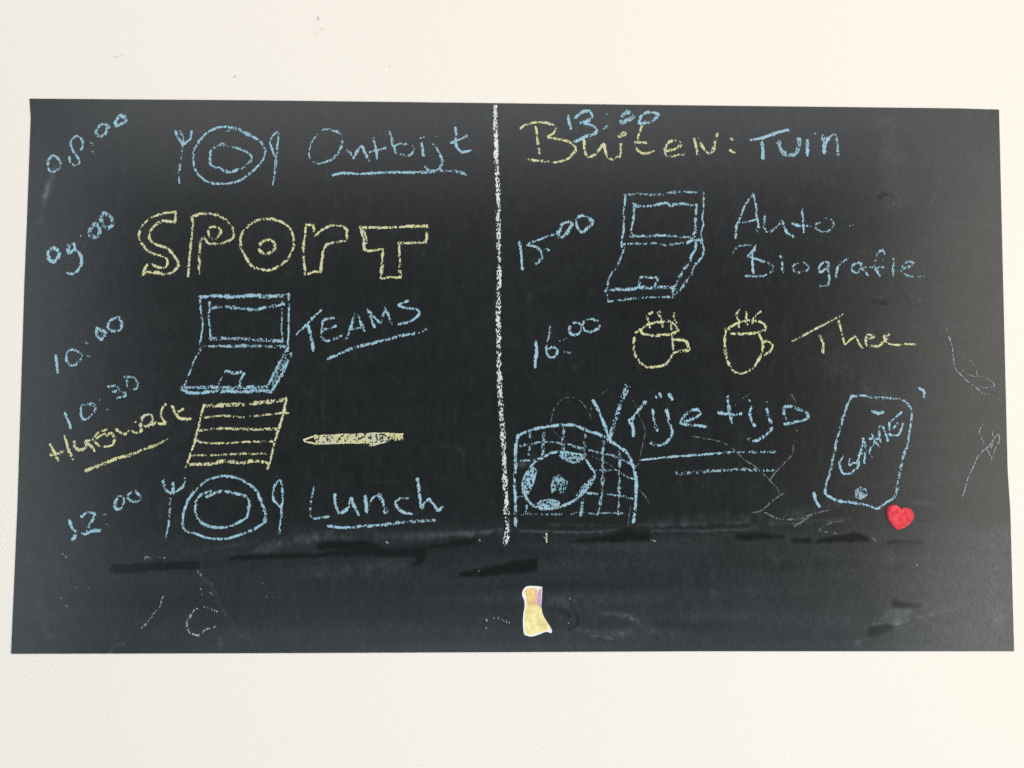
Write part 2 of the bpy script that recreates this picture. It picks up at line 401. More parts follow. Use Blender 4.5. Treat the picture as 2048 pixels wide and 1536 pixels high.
   ('line', 5.00, .82, .82, [(-139.8,-122.6),(-135.9,-132.6),(-134,-138.8)]),
  ]),
  ('letter', [
   ('line', 2.50, .5, .5, [(-111.6,-125.7),(-119.7,-125.7)]),
   ('line', 4.00, .82, .82, [(-119.7,-125.7),(-124.1,-130),(-119.6,-137.5),(-114.6,-140),(-107.7,-141.3)]),
  ]),
  ('letter', [
   ('line', 4.00, .85, .85, [(-101.8,-106.9),(-100.4,-120),(-98.4,-135.6),(-94.7,-130),(-89.7,-126.9),(-85.2,-132.5),(-81.4,-137.5),(-77.1,-135)]),
  ]),
  ('underline', [
   ('line', 3.75, .95, .5, [(-190.6,-153.1),(-176.9,-155),(-158.2,-153.7),(-139.5,-152.5),(-114.5,-149.4),(-84.5,-147.5)]),
  ]),
 ]),
 ('chalk_time', 'blue chalk time 13:00 overlapping the yellow word', 'blue', [
  ('numeral', [
   ('line', 4.00, .85, .85, [(49.5,266.9),(50.1,261.4),(52.1,253.3)]),
  ]),
  ('numeral', [
   ('line', 4.50, .8, .8, [(56,263.5),(61.8,269.4),(69.6,272.2),(74.1,268.9),(71.5,263),(63.1,259.6)]),
   ('line', 4.75, .82, .82, [(63.1,259.6),(72.1,257.7),(79.2,252.6),(76,247.9),(68.2,245.2),(57.2,240.2)]),
  ]),
  ('colon', [
   ('line', 2.25, .5, .5, [(89,269.4),(90.5,268.5)]),
   ('line', 3.75, .7, .7, [(86.6,253.7),(91,256.6)]),
  ]),
  ('numeral', [
   ('line', 5.00, .8, .8, [(110.4,271.3),(104.5,265.3),(105.1,260.1),(112.3,263.4),(118.1,266.8),(113.6,270),(110.4,271.3)]),
  ]),
  ('numeral', [
   ('line', 4.75, .8, .8, [(131.8,271.6),(125.3,266.9),(123.3,260.9),(129.1,260.3),(136.9,263),(142.8,268.4),(138.3,271),(131.8,271.6)]),
  ]),
 ]),
 ('chalk_word', 'yellow chalk word Buiten with a colon', 'yellow', [
  ('letter', [
   ('line', 3.50, .76, .76, [(0.5,253),(7.5,257.7),(19.1,259.5),(30.8,257.9),(36.6,254.7),(34.6,248.8),(28.8,244.1),(39.8,242.3),(51.4,238.5),(57.2,232.7),(54,226.1),(46.3,220.1),(34.7,218),(21.8,219.2),(8.9,220.4)]),
   ('line', 3.50, .8, .8, [(15.9,255.1),(17.9,241.4),(19.8,227.7)]),
  ]),
  ('letter', [
   ('line', 4.00, .78, .78, [(65.6,241.3),(66.3,232.7),(68.2,224.9),(73.4,224.3),(79.8,229),(85.7,236.9),(87.6,230.3),(91.4,223.2),(96.6,221.9),(100.5,225.2)]),
  ]),
  ('letter', [
   ('line', 3.50, .76, .76, [(103.8,237.1),(103.7,231.8),(103.1,224)]),
   ('line', 3.00, .62, .62, [(101.9,246.2),(107.1,250.5),(110.3,248.9),(105.7,246.3),(101.9,245.6)]),
  ]),
  ('letter', [
   ('line', 3.50, .74, .74, [(126.5,257.7),(123.3,250.4),(121.3,242.5),(119.9,235.9),(122.5,230),(129,228.1),(138.3,230.9)]),
   ('line', 3.75, .72, .72, [(118.7,239.6),(129.7,239.3)]),
  ]),
  ('letter', [
   ('line', 3.75, .75, .75, [(151,231),(160.1,233.1),(166,237.7),(161.5,242.3),(153.7,240.2),(149.7,233.6),(150.4,227.7),(156.2,225.8),(169.2,227.5)]),
  ]),
  ('letter', [
   ('line', 4.25, .76, .76, [(179.7,244.4),(181.6,236.6),(183.4,227.7)]),
   ('line', 4.00, .75, .75, [(184.2,243.8),(188.7,235.3),(193.8,229.5),(199.1,231.5),(201.1,239.4),(204,249.7)]),
  ]),
  ('colon', [
   ('line', 3.75, .6, .6, [(217.2,245.1),(219.3,243.5)]),
   ('line', 4.00, .65, .65, [(216.6,232.3),(221.2,229.7)]),
  ]),
 ]),
 ('chalk_word', 'blue chalk word Tuin', 'blue', [
  ('letter', [
   ('line', 4.25, .95, .95, [(238.9,243.7),(251.3,245.8),(264.4,250.6),(276.9,254)]),
   ('line', 4.50, .88, .88, [(250.6,241.2),(251,224.8)]),
  ]),
  ('letter', [
   ('line', 6.00, .74, .74, [(267.6,241.4),(270.7,232.2),(277.2,228.3),(285,229.1),(288.4,236.4),(289.1,244.3)]),
  ]),
  ('letter', [
   ('line', 4.50, .82, .82, [(297.6,243.7),(297.4,227.9)]),
   ('line', 2.75, .6, .6, [(304.9,251.4),(306.2,251)]),
  ]),
  ('letter', [
   ('line', 5.50, .88, .88, [(314,248.5),(315.2,239.3),(315.1,231.4)]),
   ('line', 4.75, .72, .72, [(315.8,238),(319.2,244.6),(326.5,249.9),(329,242.1),(329.4,229.5)]),
  ]),
 ]),
 ('chalk_time', 'blue chalk time 15:00', 'blue', [
  ('numeral', [
   ('line', 4.00, .85, .85, [(-0.5,135.2),(1.4,121.7),(2.7,107.2)]),
  ]),
  ('numeral', [
   ('line', 2.75, .45, .75, [(34.7,143.3),(21.9,138.6),(11.6,134.7),(7.8,131.4)]),
   ('line', 3.50, .74, .74, [(7.8,131.4),(16.8,129.5),(21.9,124.4),(21.9,118),(16.8,112.8)]),
  ]),
  ('colon', [
   ('line', 3.25, .6, .6, [(27,127.7),(29.6,126.4)]),
   ('line', 3.00, .55, .55, [(31.3,118.7),(32.9,117.8)]),
  ]),
  ('numeral', [
   ('line', 4.00, .74, .74, [(48.8,156.3),(42.4,153),(41.1,146.5),(37.9,144.6),(41.8,140.1),(47.5,144),(51.4,149.9),(54,154.4),(48.8,156.3)]),
  ]),
  ('numeral', [
   ('line', 4.00, .76, .76, [(63,162.9),(59.1,159.7),(58.4,151.9),(63.6,145.4),(69.4,150),(75.2,155.9),(69.4,160.4),(63,162.9)]),
   ('line', 3.50, .6, .6, [(70,159.8),(73.9,154.6)]),
  ]),
 ]),
 ('chalk_drawing', 'blue chalk drawing of an open laptop beside the 15:00 time', 'blue', [
  ('lid', [
   ('line', 3.50, .5, .5, [(107.8,184.6),(120.9,185.6),(133.2,184.8),(146.3,185.4),(157.7,187.7),(168.2,188.2),(177,187.8),(189.2,187.5)]),
   ('line', 2.50, .85, .85, [(108.2,183.7),(106.8,165.2),(106.3,147.6),(104.6,138.8),(104.5,130.9)]),
   ('line', 2.50, .72, .72, [(189.2,187.1),(188.7,170.3),(187.7,161.4),(188.5,153.5),(186.2,144.7),(187.1,139.4)]),
  ]),
  ('screen', [
   ('line', 4.00, .62, .62, [(116.1,174.9),(124.3,172.8),(137.5,173.8),(150.6,176.6),(155,174.4),(168.1,175.8),(181.2,174.6)]),
   ('line', 3.00, .76, .76, [(117.8,174.9),(116.4,160.8),(115.1,151.1),(113.8,147.6),(115.5,142.4)]),
   ('line', 4.00, .7, .7, [(180.8,174.6),(181.2,165.8),(180.2,155.2),(180.2,148.2),(177.9,140.2)]),
   ('line', 3.50, .68, .68, [(113.3,141.5),(124.2,142),(137.3,142.5),(150.4,142.6),(159.1,142.3),(167.9,141),(176.6,141.1)]),
  ]),
  ('hinge', [
   ('line', 3.25, .66, .42, [(104.5,133.1),(115.4,134),(124.2,133.7),(137.2,134.6),(150.3,133),(163.4,134.8),(168.7,135.1)]),
   ('line', 4.00, .72, .72, [(171.7,135.3),(179.2,138.5),(187.1,138.1)]),
  ]),
  ('keyboard_base', [
   ('line', 2.50, .62, .62, [(106.7,129.1),(104.1,121.2),(98.8,109.8),(92.7,101),(90.1,93.1),(89.6,86.2),(90.6,74)]),
   ('line', 4.25, .7, .7, [(87,85.1),(97.9,86.7),(110.9,86.7),(123.9,88.6),(137,88.2),(145.7,89.2),(158.8,89.2)]),
   ('line', 3.00, .62, .62, [(90.4,74),(97.8,75.3),(106.5,76.3),(119.5,78.1),(132.6,79),(145.6,79.1),(157.8,79.2)]),
   ('line', 3.50, .7, .7, [(180.9,135.9),(179.5,127.9),(175.6,121.8),(174.2,114.7),(168.5,108.6),(164.1,100.6),(159.6,91.9),(157,87.5),(157.8,80.5)]),
   ('line', 3.50, .72, .72, [(186.2,137.7),(188.7,127.1),(184.3,117.4),(178.1,111.3),(176.3,104.2),(170.1,94.6),(164,86.7),(159.6,83.1)]),
  ]),
  ('touchpad', [
   ('line', 3.00, .72, .72, [(122.2,89.9),(123.1,97.7),(125.7,99.9),(132.7,99.1),(141.4,98.7),(140.1,94.4),(137.9,90)]),
  ]),
 ]),
 ('chalk_word', 'blue chalk word Auto with a hyphen', 'blue', [
  ('letter', [
   ('line', 2.75, .72, .72, [(240.3,187.7),(231.9,174.7),(226,160.6),(223.6,155.9)]),
   ('line', 3.50, .85, .85, [(223.3,155.9),(222.3,148.9),(221.7,140.9)]),
   ('line', 3.25, .82, .82, [(240.3,187.7),(243,176),(244,163.1),(245.7,152.6)]),
   ('line', 2.50, .7, .7, [(224.8,156.9),(234.1,157.8),(244.6,160.2)]),
   ('line', 2.00, .4, .4, [(242.7,150.5),(244.4,147.3)]),
  ]),
  ('letter', [
   ('line', 3.00, .78, .6, [(252.2,163.2),(251.5,155),(253.2,148),(257.2,147.4),(264.3,152.2),(270.2,158.6)]),
   ('line', 3.50, .8, .8, [(270.2,159.2),(272.5,151.6),(275.9,145.8),(281.7,142.9)]),
  ]),
  ('letter', [
   ('line', 3.25, .75, .75, [(290.9,172),(291.8,160),(292.2,147.1)]),
   ('line', 3.75, .8, .5, [(280.1,156.7),(287.7,154.1),(298.8,153.6)]),
  ]),
  ('letter', [
   ('line', 2.75, .6, .6, [(309.3,157.8),(305.2,155.4),(305.7,150.7),(312.1,147.9),(319.1,149.1),(323.3,155.6),(321.1,160.8),(314.7,162)]),
  ]),
  ('hyphen', [
   ('line', 2.25, .4, .4, [(336.8,153.9),(344.4,154.6)]),
  ]),
 ]),
 ('chalk_word', 'blue chalk word Biografie', 'blue', [
  ('letter', [
   ('line', 2.75, .6, .6, [(219.2,125.3),(223.3,131.4),(231.5,133.8),(241.9,132.7)]),
   ('line', 3.00, .62, .62, [(241.3,128),(236,122.1),(240.6,119.8),(251,116.4),(258.6,113),(260.2,108.3),(255.5,104.2),(246.2,101.2),(231.7,101.7)]),
   ('line', 3.50, .8, .8, [(242.2,133.3),(240.1,128),(234.8,121.9)]),
   ('line', 3.50, .82, .82, [(238.4,125.7),(238.8,116.3),(239.3,104.7)]),
  ]),
  ('letter', [
   ('line', 3.50, .8, .8, [(269.6,115.4),(270.1,105.5)]),
   ('line', 3.25, .8, .8, [(267.8,122.4),(268.5,121)]),
  ]),
  ('letter', [
   ('line', 2.75, .62, .62, [(285.9,114.9),(280.7,112.6),(282.3,106.7),(289.3,105.6),(296.3,108.6),(295.8,113.3),(291.2,116.7)]),
  ]),
  ('letter', [
   ('line', 3.25, .72, .72, [(317.4,115.7),(311.6,115.7),(307.4,109.8),(309.1,105.8),(316.2,111.1),(317.4,115.7)]),
   ('line', 3.00, .75, .75, [(317.4,115.7),(317.3,107.6),(318.3,98.3),(315.9,92.4),(308.9,91.8)]),
  ]),
  ('letter', [
   ('line', 3.50, .85, .6, [(325.3,101.2),(327.2,110),(331.4,115.8),(337.9,120.3)]),
  ]),
  ('letter', [
   ('line', 3.25, .68, .68, [(351.3,116),(348.9,116),(343.1,113.6),(341.8,108.3),(347,106),(352.4,111.3)]),
   ('line', 3.75, .8, .8, [(351.3,115.4),(352.9,110.2),(358,103.2)]),
  ]),
  ('letter', [
   ('line', 3.50, .68, .68, [(376,125.5),(373.8,129.6),(369,125.5),(366.5,117.3)]),
   ('line', 3.75, .8, .8, [(366.3,117.3),(366.1,111.4),(370.3,102.7)]),
   ('line', 3.00, .7, .5, [(355.9,111.4),(365.2,111.4),(374.6,111.5)]),
   ('line', 2.50, .45, .45, [(373.6,119.4),(374.5,118.7)]),
  ]),
  ('letter', [
   ('line', 3.25, .72, .72, [(384.6,115.7),(384.3,102.8)]),
   ('line', 2.50, .5, .5, [(384.1,120.7),(385.3,119.5)]),
  ]),
  ('letter', [
   ('line', 3.25, .66, .45, [(395.6,110.5),(402.7,112.9),(406.3,116.4),(400.4,117.5),(394.5,112.8),(393.2,108.1),(397.8,103.5),(406,102.4),(415.6,102.2)]),
  ]),
 ]),
 ('chalk_time', 'blue chalk time 16:00', 'blue', [
  ('numeral', [
   ('line', 4.50, .82, .82, [(16.3,31.9),(16.9,24.3),(15.7,7.1)]),
  ]),
  ('numeral', [
   ('line', 3.25, .62, .62, [(30.9,48),(29.7,38.4),(27.8,28.2)]),
   ('line', 3.50, .74, .74, [(27.4,27.5),(28.4,19.2),(34.1,16.7),(38.6,21.8),(34.8,26.9),(29.7,26.3)]),
  ]),
  ('colon', [
   ('line', 2.00, .4, .4, [(40.5,33.3),(47.5,36.2)]),
   ('line', 2.50, .35, .35, [(46.2,22.1),(51.3,21.3)]),
  ]),
  ('numeral', [
   ('line', 3.50, .74, .74, [(55.2,52),(50.7,46.2),(52.6,40.4),(59.6,40.5),(62.8,46.2),(60.3,52),(55.2,52)]),
  ]),
  ('numeral', [
   ('line', 3.50, .74, .74, [(69.9,56.5),(64.7,51.4),(65.4,45),(71.8,43.1),(80.1,47),(79.4,53.4),(69.9,56.5)]),
  ]),
 ]),
 ('chalk_drawing', 'yellow chalk drawing of a wide steaming mug', 'yellow', [
  ('rim', [
   ('line', 3.50, .74, .74, [(122.9,45),(130.6,50.5),(140.9,53.1),(151.2,54.4),(157.6,51.9),(161.4,45.5)]),
   ('line', 3.50, .76, .76, [(122.9,45.3),(125.5,41.5),(134.4,39.6),(145.9,40.3),(156.2,41.6),(162,45.3)]),
  ]),
  ('cup', [
   ('line', 3.50, .76, .76, [(122.9,45.3),(117.8,41.4),(116.4,29.9),(117.7,19.7),(122.8,12),(129.1,7.6),(138.1,7.6),(147,9.6),(152.8,14.7),(156.1,23.7),(156.2,35.2),(156,41.6)]),
  ]),
  ('handle', [
   ('line', 4.00, .76, .76, [(157.5,35),(168.3,34.7),(172.2,28.9),(171.5,24.8),(159.9,23.5),(157.4,22.2)]),
  ]),
  ('steam', [
   ('line', 3.50, .78, .78, [(135.2,63.1),(129.4,59.5),(131.9,54.3),(132.5,47.7)]),
   ('line', 3.00, .6, .6, [(145.5,64.7),(141,62.1),(144.8,57),(145.4,48.3)]),
   ('line', 3.00, .58, .58, [(157.6,62.5),(157.6,57.1),(161.4,50.7),(162,45.5)]),
   ('line', 2.50, .55, .55, [(155,46.5),(154.4,51.9)]),
  ]),
 ]),
 ('chalk_drawing', 'yellow chalk drawing of a narrow steaming mug next to the word Thee', 'yellow', [
  ('rim', [
   ('line', 3.50, .76, .76, [(211.5,45.8),(219.2,51),(229.6,54.9),(241.2,55.2),(249.5,52.4),(251.7,47.3),(246.2,44.1),(233.3,42.1),(220.4,42),(212.7,43.9)]),
  ]),
  ('cup', [
   ('line', 3.50, .76, .76, [(210.8,46.4),(209.4,32.9),(210.6,20.1),(213.7,9.9),(218.7,3.5),(225.1,1.6),(232.9,3.6),(240.7,10),(245.9,19),(248.6,28),(247.4,35.7),(245.5,42.1)]),
  ]),
  ('handle', [
   ('line', 3.50, .76, .76, [(248,33.2),(253.8,34.5),(258.3,30.6),(256.3,24.2),(250.6,20.8)]),
  ]),
  ('steam', [
   ('line', 3.00, .68, .68, [(225.2,66.7),(221.3,61.3),(224.4,54.9),(224.4,48.7)]),
   ('line', 3.25, .72, .72, [(232.3,64.2),(231.6,58.8),(232.8,51.3)]),
   ('line', 3.00, .68, .68, [(246.9,65.1),(239.9,58.8),(237.9,53)]),
  ]),
 ]),
 ('chalk_word', 'yellow chalk word Thee', 'yellow', [
  ('letter', [
   ('line', 2.75, .84, .6, [(279,34.6),(293.9,42.4),(313.5,52.8),(326.5,59.3),(331.5,63.5)]),
   ('line', 3.75, .82, .82, [(307.8,40.2),(310.5,32.2),(310.4,22.9)]),
  ]),
  ('letter', [
   ('line', 3.00, .75, .75, [(327.1,56.1),(330.1,43.9),(333.1,31.7),(339,36.2),(344.3,39.5),(348,32.4),(351.2,27.9)]),
  ]),
  ('letter', [
   ('line', 3.25, .76, .76, [(354.6,35),(359.8,37.6),(363.1,39.9),(357.3,41.5),(354.6,36.3),(356.4,30.5),(366.1,29.9),(371.3,31.9)]),
  ]),
  ('letter', [
   ('line', 3.25, .76, .76, [(371.4,33.8),(376,37.1),(378.6,41.6),(374.1,39.6),(376.5,33.8),(384.3,31.3),(394.7,32),(406.6,32.1)]),
  ]),
 ]),
 ('chalk_drawing', 'blue chalk drawing of a football goal with a net', 'blue', [
  ('goal_frame', [
   ('line', 4.25, .84, .84, [(-1.3,-62.1),(-3.8,-74.7),(-3.7,-89.8),(-4.5,-109.9),(-3.6,-128.7),(-3.5,-153)]),
   ('line', 4.00, .8, .8, [(-1.3,-62.3),(12,-57),(27.2,-53.8),(43.7,-51.8),(56.4,-52.4),(69,-57.4),(81.7,-61.8),(90.6,-66.8)]),
   ('line', 4.25, .84, .84, [(90.6,-66.8),(100.7,-73.1),(109.6,-80.7),(114.6,-92),(117.8,-104.6),(117.7,-122.2),(117,-134.8),(115,-149.2)]),
  ]),
  ('net_cord', [
   ('line', 3.29, 0.49, 0.49, [(10.7,-58.2),(10.1,-72.1),(9.5,-83.5)]),
  ]),
  ('net_cord', [
   ('line', 3.76, 0.54, 0.54, [(24.9,-59.8),(24.1,-74.6),(22.8,-84.7)]),
  ]),
  ('net_cord', [
   ('line', 3.76, 0.54, 0.54, [(45.6,-55.6),(43.7,-67),(44.3,-78.3)]),
  ]),
  ('net_cord', [
   ('line', 3.76, 0.56, 0.56, [(66.5,-60),(66.5,-72),(66.5,-83.3)]),
  ]),
  ('net_cord', [
   ('line', 4.00, 0.58, 0.58, [(84.9,-68.1),(84.2,-84.5),(84.2,-103.4),(83.5,-117.3),(81.6,-129.8),(79,-141.1)]),
  ]),
  ('net_cord', [
   ('line', 3.76, 0.58, 0.58, [(101.4,-79.4),(101.3,-92.1),(100.6,-109.7),(100.6,-122.2),(99.9,-140.4)]),
  ]),
  ('net_cord', [
   ('line', 3.76, 0.58, 0.58, [(64.1,-126.1),(62,-142.6)]),
  ]),
  ('net_cord', [
   ('line', 2.12, 0.51, 0.51, [(6.5,-122.4),(7.7,-131.1),(6.5,-141.1)]),
  ]),
  ('net_cord', [
   ('line', 2.82, 0.53, 0.53, [(1.3,-72.8),(12,-70.8),(24.7,-68.9),(36.1,-69.5),(51.3,-72),(66.5,-76.4),(81.7,-79.5),(94.4,-82.6),(107,-88.3),(119.7,-93.9)]),
  ]),
  ('net_cord', [
   ('line', 2.58, 0.56, 0.56, [(-0.6,-87.9),(13.3,-87.2),(23.4,-83.4),(33.6,-79)]),
  ]),
  ('net_cord', [
   ('line', 2.82, 0.54, 0.54, [(74.1,-96.5),(88,-97.1),(99.4,-97.7),(107,-102.8),(117.1,-106.9)]),
  ]),
  ('net_cord', [
   ('line', 3.06, 0.59, 0.59, [(68.9,-120.4),(87.9,-121.6),(101.8,-122.9),(117,-126.6)]),
  ]),
  ('net_cord', [
   ('line', 1.88, 0.47, 0.47, [(-1.7,-124.3),(5.8,-123)]),
  ]),
  ('net_cord', [
   ('line', 2.82, 0.48, 0.48, [(0.8,-141.2),(12.2,-141.1),(31.1,-141.7),(50,-141.1),(62.6,-139.8),(71.4,-140.5),(81.5,-140.5),(94.2,-139.8),(110,-141.1)]),
  ]),
 ]),
 ('chalk_drawing', 'blue chalk drawing of a football with rubbed-in patches', 'blue', [
  ('outline', [
   ('line', 3.50, .8, .8, [(12.7,-92.2),(5.8,-103.6),(3.3,-113.6),(5.8,-122.4),(12.2,-131.1),(22.2,-134.9),(34.8,-135.5),(46.2,-132.3),(56.3,-127.3),(61.4,-121),(66.4,-113.5),(74,-107.2),(76.6,-100.9),(72.8,-94.6),(67.7,-87.1),(62.7,-82.1),(48.7,-79.6),(37.3,-79),(23.4,-84.7),(12.7,-92.2)]),
  ]),
  ('patch', [
   ("area", 0, .74, .74, [(36.7,-79),(47.5,-78.6),(58.9,-81.8),(67.7,-82.7),(62.7,-89.6),(53.8,-90.7),(43.7,-86.9)]),
  ]),
  ('patch', [
   ("area", 0, .86, .86, [(12.1,-91.6),(18.2,-97.3),(15.3,-109.8),(9.9,-121.4),(2.7,-120.5),(2.3,-111.1),(6.4,-101.1)]),
  ]),
  ('patch', [
   ("area", 0, .84, .84, [(13.7,-133.4),(21,-127.6),(31.1,-125.5),(39.9,-128),(43,-133.6),(34.8,-137.1),(22.2,-137.6)]),
  ]),
  ('patch', [
   ("area", 0, .82, .82, [(77.2,-100.3),(74.7,-109.7),(67.7,-119.2),(61.4,-124.6),(56.9,-122.9),(62.6,-113.5),(69,-107.9)]),
  ]),
  ('patch', [
   ("area", 0, .66, .66, [(34.8,-103.5),(41.1,-101.2),(44.9,-106),(49.4,-108.5),(45.6,-120.4),(41.2,-121.1),(38.6,-117.9),(32.6,-120.5),(31.7,-112.3)]),
  ]),
 ]),
 ('chalk_word', 'blue chalk words Vrije tijd with a double underline', 'blue', [
  ('letter', [
   ('line', 4.25, .84, .84, [(74.8,-27),(80.5,-37.8),(85.6,-50.4),(89.4,-60.5),(91.9,-68.7)]),
   ('line', 5.50, .76, .76, [(108.4,-11.6),(103.5,-27.5),(98.3,-42.8),(93.2,-59.3),(90.4,-66.8)]),
   ('line', 2.00, .7, .7, [(111.8,-12.9),(107.9,-21.2)]),
  ]),
  ('letter', [
   ('line', 4.75, .88, .88, [(111.7,-46.5),(114.8,-52.9),(115.4,-62)]),
   ('line', 4.25, .78, .78, [(112.9,-49.1),(118.7,-38.9),(127.4,-28.5)]),
  ]),
  ('letter', [
   ('line', 4.25, .78, .78, [(135.5,-36),(136.5,-46.5),(140,-56.8)]),
   ('line', 4.25, .8, .8, [(142.4,-19.5),(143.3,-22.5)]),
   ('line', 2.50, .5, .5, [(138.2,-22.9),(139.2,-24.2)]),
  ]),
  ('letter', [
   ('line', 4.25, .82, .82, [(149.3,-36.9),(153,-50.2),(154.9,-60.3),(150.4,-67.9),(141.4,-72.4),(133.6,-69.5)]),
   ('line', 4.75, .8, .8, [(152.2,-21),(155.1,-25)]),
  ]),
  ('letter', [
   ('line', 3.75, .78, .78, [(167.1,-47.6),(176,-45.1),(183.7,-39.9),(180,-35.5),(171,-38.7),(164.5,-46.4),(165.8,-50.2),(177.3,-51.4),(189,-52.9)]),
  ]),
  ('letter', [
   ('line', 4.00, .82, .82, [(211.4,-20.7),(213.2,-33.5),(215.9,-49)]),
   ('line', 4.00, .8, .8, [(202.9,-38.6),(214.4,-40.5),(225.7,-39.8)]),
  ]),
  ('letter', [
   ('line', 4.00, .84, .84, [(235.6,-33.1),(234.9,-42.3),(238.9,-51.5)]),
   ('line', 2.25, .6, .6, [(233.8,-25.8),(234.8,-27)]),
  ]),
  ('letter', [
   ('line', 3.75, .76, .76, [(251.7,-34.6),(254.1,-43.5),(255.9,-55),(248.7,-62.6),(239.7,-67.1),(232.7,-65.2)]),
   ('line', 2.00, .5, .5, [(251.1,-27.2),(252,-28)]),
  ]),
  ('letter', [
   ('line', 4.00, .72, .72, [(271.4,-44.5),(268.9,-37.1),(270.9,-32.3),(279.9,-33.2),(288.9,-36.4),(293.3,-38.3),(293.2,-44),(286.1,-46.6),(278.4,-48.5),(270.1,-49.8)]),
  ]),
  ('underline', [
   ('line', 3.00, .82, .5, [(123.6,-87),(145.2,-84.4),(170.6,-82.4),(196.2,-80.5),(221.7,-78.5),(240.9,-78.5),(259.4,-78.4)]),
  ]),
  ('underline', [
   ('line', 4.00, .35, .6, [(159.1,-100.1),(170.5,-100.1),(196,-97.5)]),
   ('line', 4.00, .6, .6, [(196,-97.5),(221.5,-96.2),(240.6,-96.8),(257.9,-96.8)]),
  ]),
 ]),
 ('chalk_drawing', 'blue chalk drawing of a smartphone', 'blue', [
  ('outline', [
   ('line', 3.50, .72, .72, [(339.3,-21.5),(350.9,-20.8),(363.8,-22.7),(376.7,-23.3),(389.6,-24.5),(396,-28.3),(400.3,-35.4),(400.1,-45.6),(397.9,-58.3),(395.7,-71.1),(391.6,-81.3),(388.1,-94)]),
   ('line', 3.75, .76, .76, [(388.1,-94),(385.3,-106.7),(383.8,-116.8),(380.4,-124.4),(372,-129.4),(363.5,-135.1),(352.7,-132),(339.9,-129.5),(323.3,-127.6),(315.7,-123.8),(310.6,-120.1),(311.4,-110.6)]),
   ('line', 3.75, .74, .74, [(311.4,-110.6),(315.5,-99.2),(318.9,-84),(323,-68.7),(328.5,-48.4),(334,-31.8),(339.3,-21.5)]),
  ]),
  ('earpiece', [
   ('line', 4.25, .98, .98, [(360.3,-36.1),(364.8,-38.7),(370.6,-37.8)]),
  ]),
  ('home_button', [
   ("area", 0, .85, .85, [(346.6,-113.1),(352.4,-115.3),(353.5,-121.9),(348.3,-126.7),(341.3,-124.7),(340.4,-116.9)]),
  ]),
  ('accent_mark', [
   ('line', 3.50, .95, .95, [(409.2,-13.3),(413.7,-16.1),(413.9,-22.8)]),
  ]),
  ('accent_mark', [
   ('line', 4.00, .98, .98, [(299.1,-119.4),(300.3,-127),(304.3,-133.3)]),
  ]),
 ]),
 ('chalk_word', 'blue chalk word GAME slanting across the drawn smartphone', 'blue', [
  ('letter', [
   ('line', 3.00, .8, .8, [(329.7,-82.9),(326.8,-86.7),(325.3,-90.2),(326.7,-95.6),(328.6,-100),(332.6,-100.1),(338.1,-99.5),(340.7,-96.1),(343.7,-94.6),(345.3,-91.1),(345.9,-87.6)]),
   ('line', 3.50, .76, .76, [(336.1,-85.4),(335.3,-91.1),(339.3,-89.6),(343.3,-88.6)]),
  ]),
  ('letter', [
   ('line', 3.00, .84, .84, [(343.1,-89.6),(346,-81.2),(348.6,-73.2),(350.9,-64.8)]),
   ('line', 3.50, .86, .86, [(349.7,-64.2),(352.2,-70.2),(355.1,-76.7),(358.7,-83.9)]),
   ('line', 3.00, .78, .78, [(346.8,-80.4),(351.6,-78.2),(356.1,-76.7)]),
   ('line', 3.00, .84, .84, [(351.7,-78.7),(351,-90.8)]),
  ]),
  ('letter', [
   ('line', 2.75, .8, .8, [(357.4,-76.9),(358.2,-73.2),(360.8,-70.2),(361.6,-66.2),(359.5,-60)]),
   ('line', 3.50, .8, .8, [(357.3,-64.8),(361.4,-64.3),(364.9,-64.7),(368.7,-64.7)]),
   ('line', 3.00, .74, .74, [(363.6,-68.6),(367.5,-72.8)]),
   ('line', 3.25, .8, .8, [(368.4,-67),(367,-62.3),(366.6,-56.3),(368.2,-52.3),(370.7,-52.8),(372.6,-57.3),(374,-62.2),(375.2,-66.7)]),
  ]),
  ('letter', [
   ('line', 3.00, .82, .82, [(390.1,-37.5),(387,-40.3),(383.5,-43.3),(379.9,-46.9)]),
   ('line', 3.25, .82, .82, [(377.3,-48.8),(377.2,-55.3),(377.6,-60.2),(382.1,-61.3),(386.6,-60.7),(389.2,-56.7),(391.6,-49.5)]),
   ('line', 2.50, .75, .75, [(381.6,-54),(385.5,-48.8)]),
   ('line', 2.50, .7, .7, [(373.6,-58.4),(377.1,-56.8)]),
  ]),
 ]),
 ('chalk_scratch', 'faint grey chalk scratch curving beside the border of the board', 'pale', [
  ('stroke', [
   ('line', 2.10, 0.68, 0.68, [(438.5,48.4),(444,30.3),(445,18.7),(447.3,7.1),(457.4,-4.4),(466.3,-10.8),(473.9,-17.8)]),
  ]),
  ('stroke', [
   ('line', 1.80, 0.47, 0.47, [(472.6,-17.2),(490.6,-23.5)]),
  ]),
  ('stroke', [
   ('line', 1.80, 0.54, 0.54, [(456.6,16.2),(463.1,14.9),(468,6),(467.9,-0.5),(457.5,2.1),(453.7,5.9)]),
  ]),
  ('stroke', [
   ('line', 1.80, 0.54, 0.54, [(467.9,-0.5),(476.9,-1.7),(487.1,-9.4),(475.4,-12),(461.2,-8.2)]),
  ]),
 ]),
 ('chalk_scratch', 'faint grey chalk scratch crossing itself beside the smartphone drawing', 'pale', [
  ('stroke', [
   ('line', 1.92, 0.68, 0.68, [(473.1,-49.2),(470.3,-58.1),(475.1,-70.9),(481.9,-83.6)]),
  ]),
  ('stroke', [
   ('line', 1.92, 0.74, 0.74, [(481.8,-85.5),(486.7,-73.4),(490.8,-65.7),(488.3,-60.6),(479,-72.1),(469.7,-79.8),(464.3,-90),(457.5,-104),(451.2,-122.4)]),
  ]),
  ('stroke', [
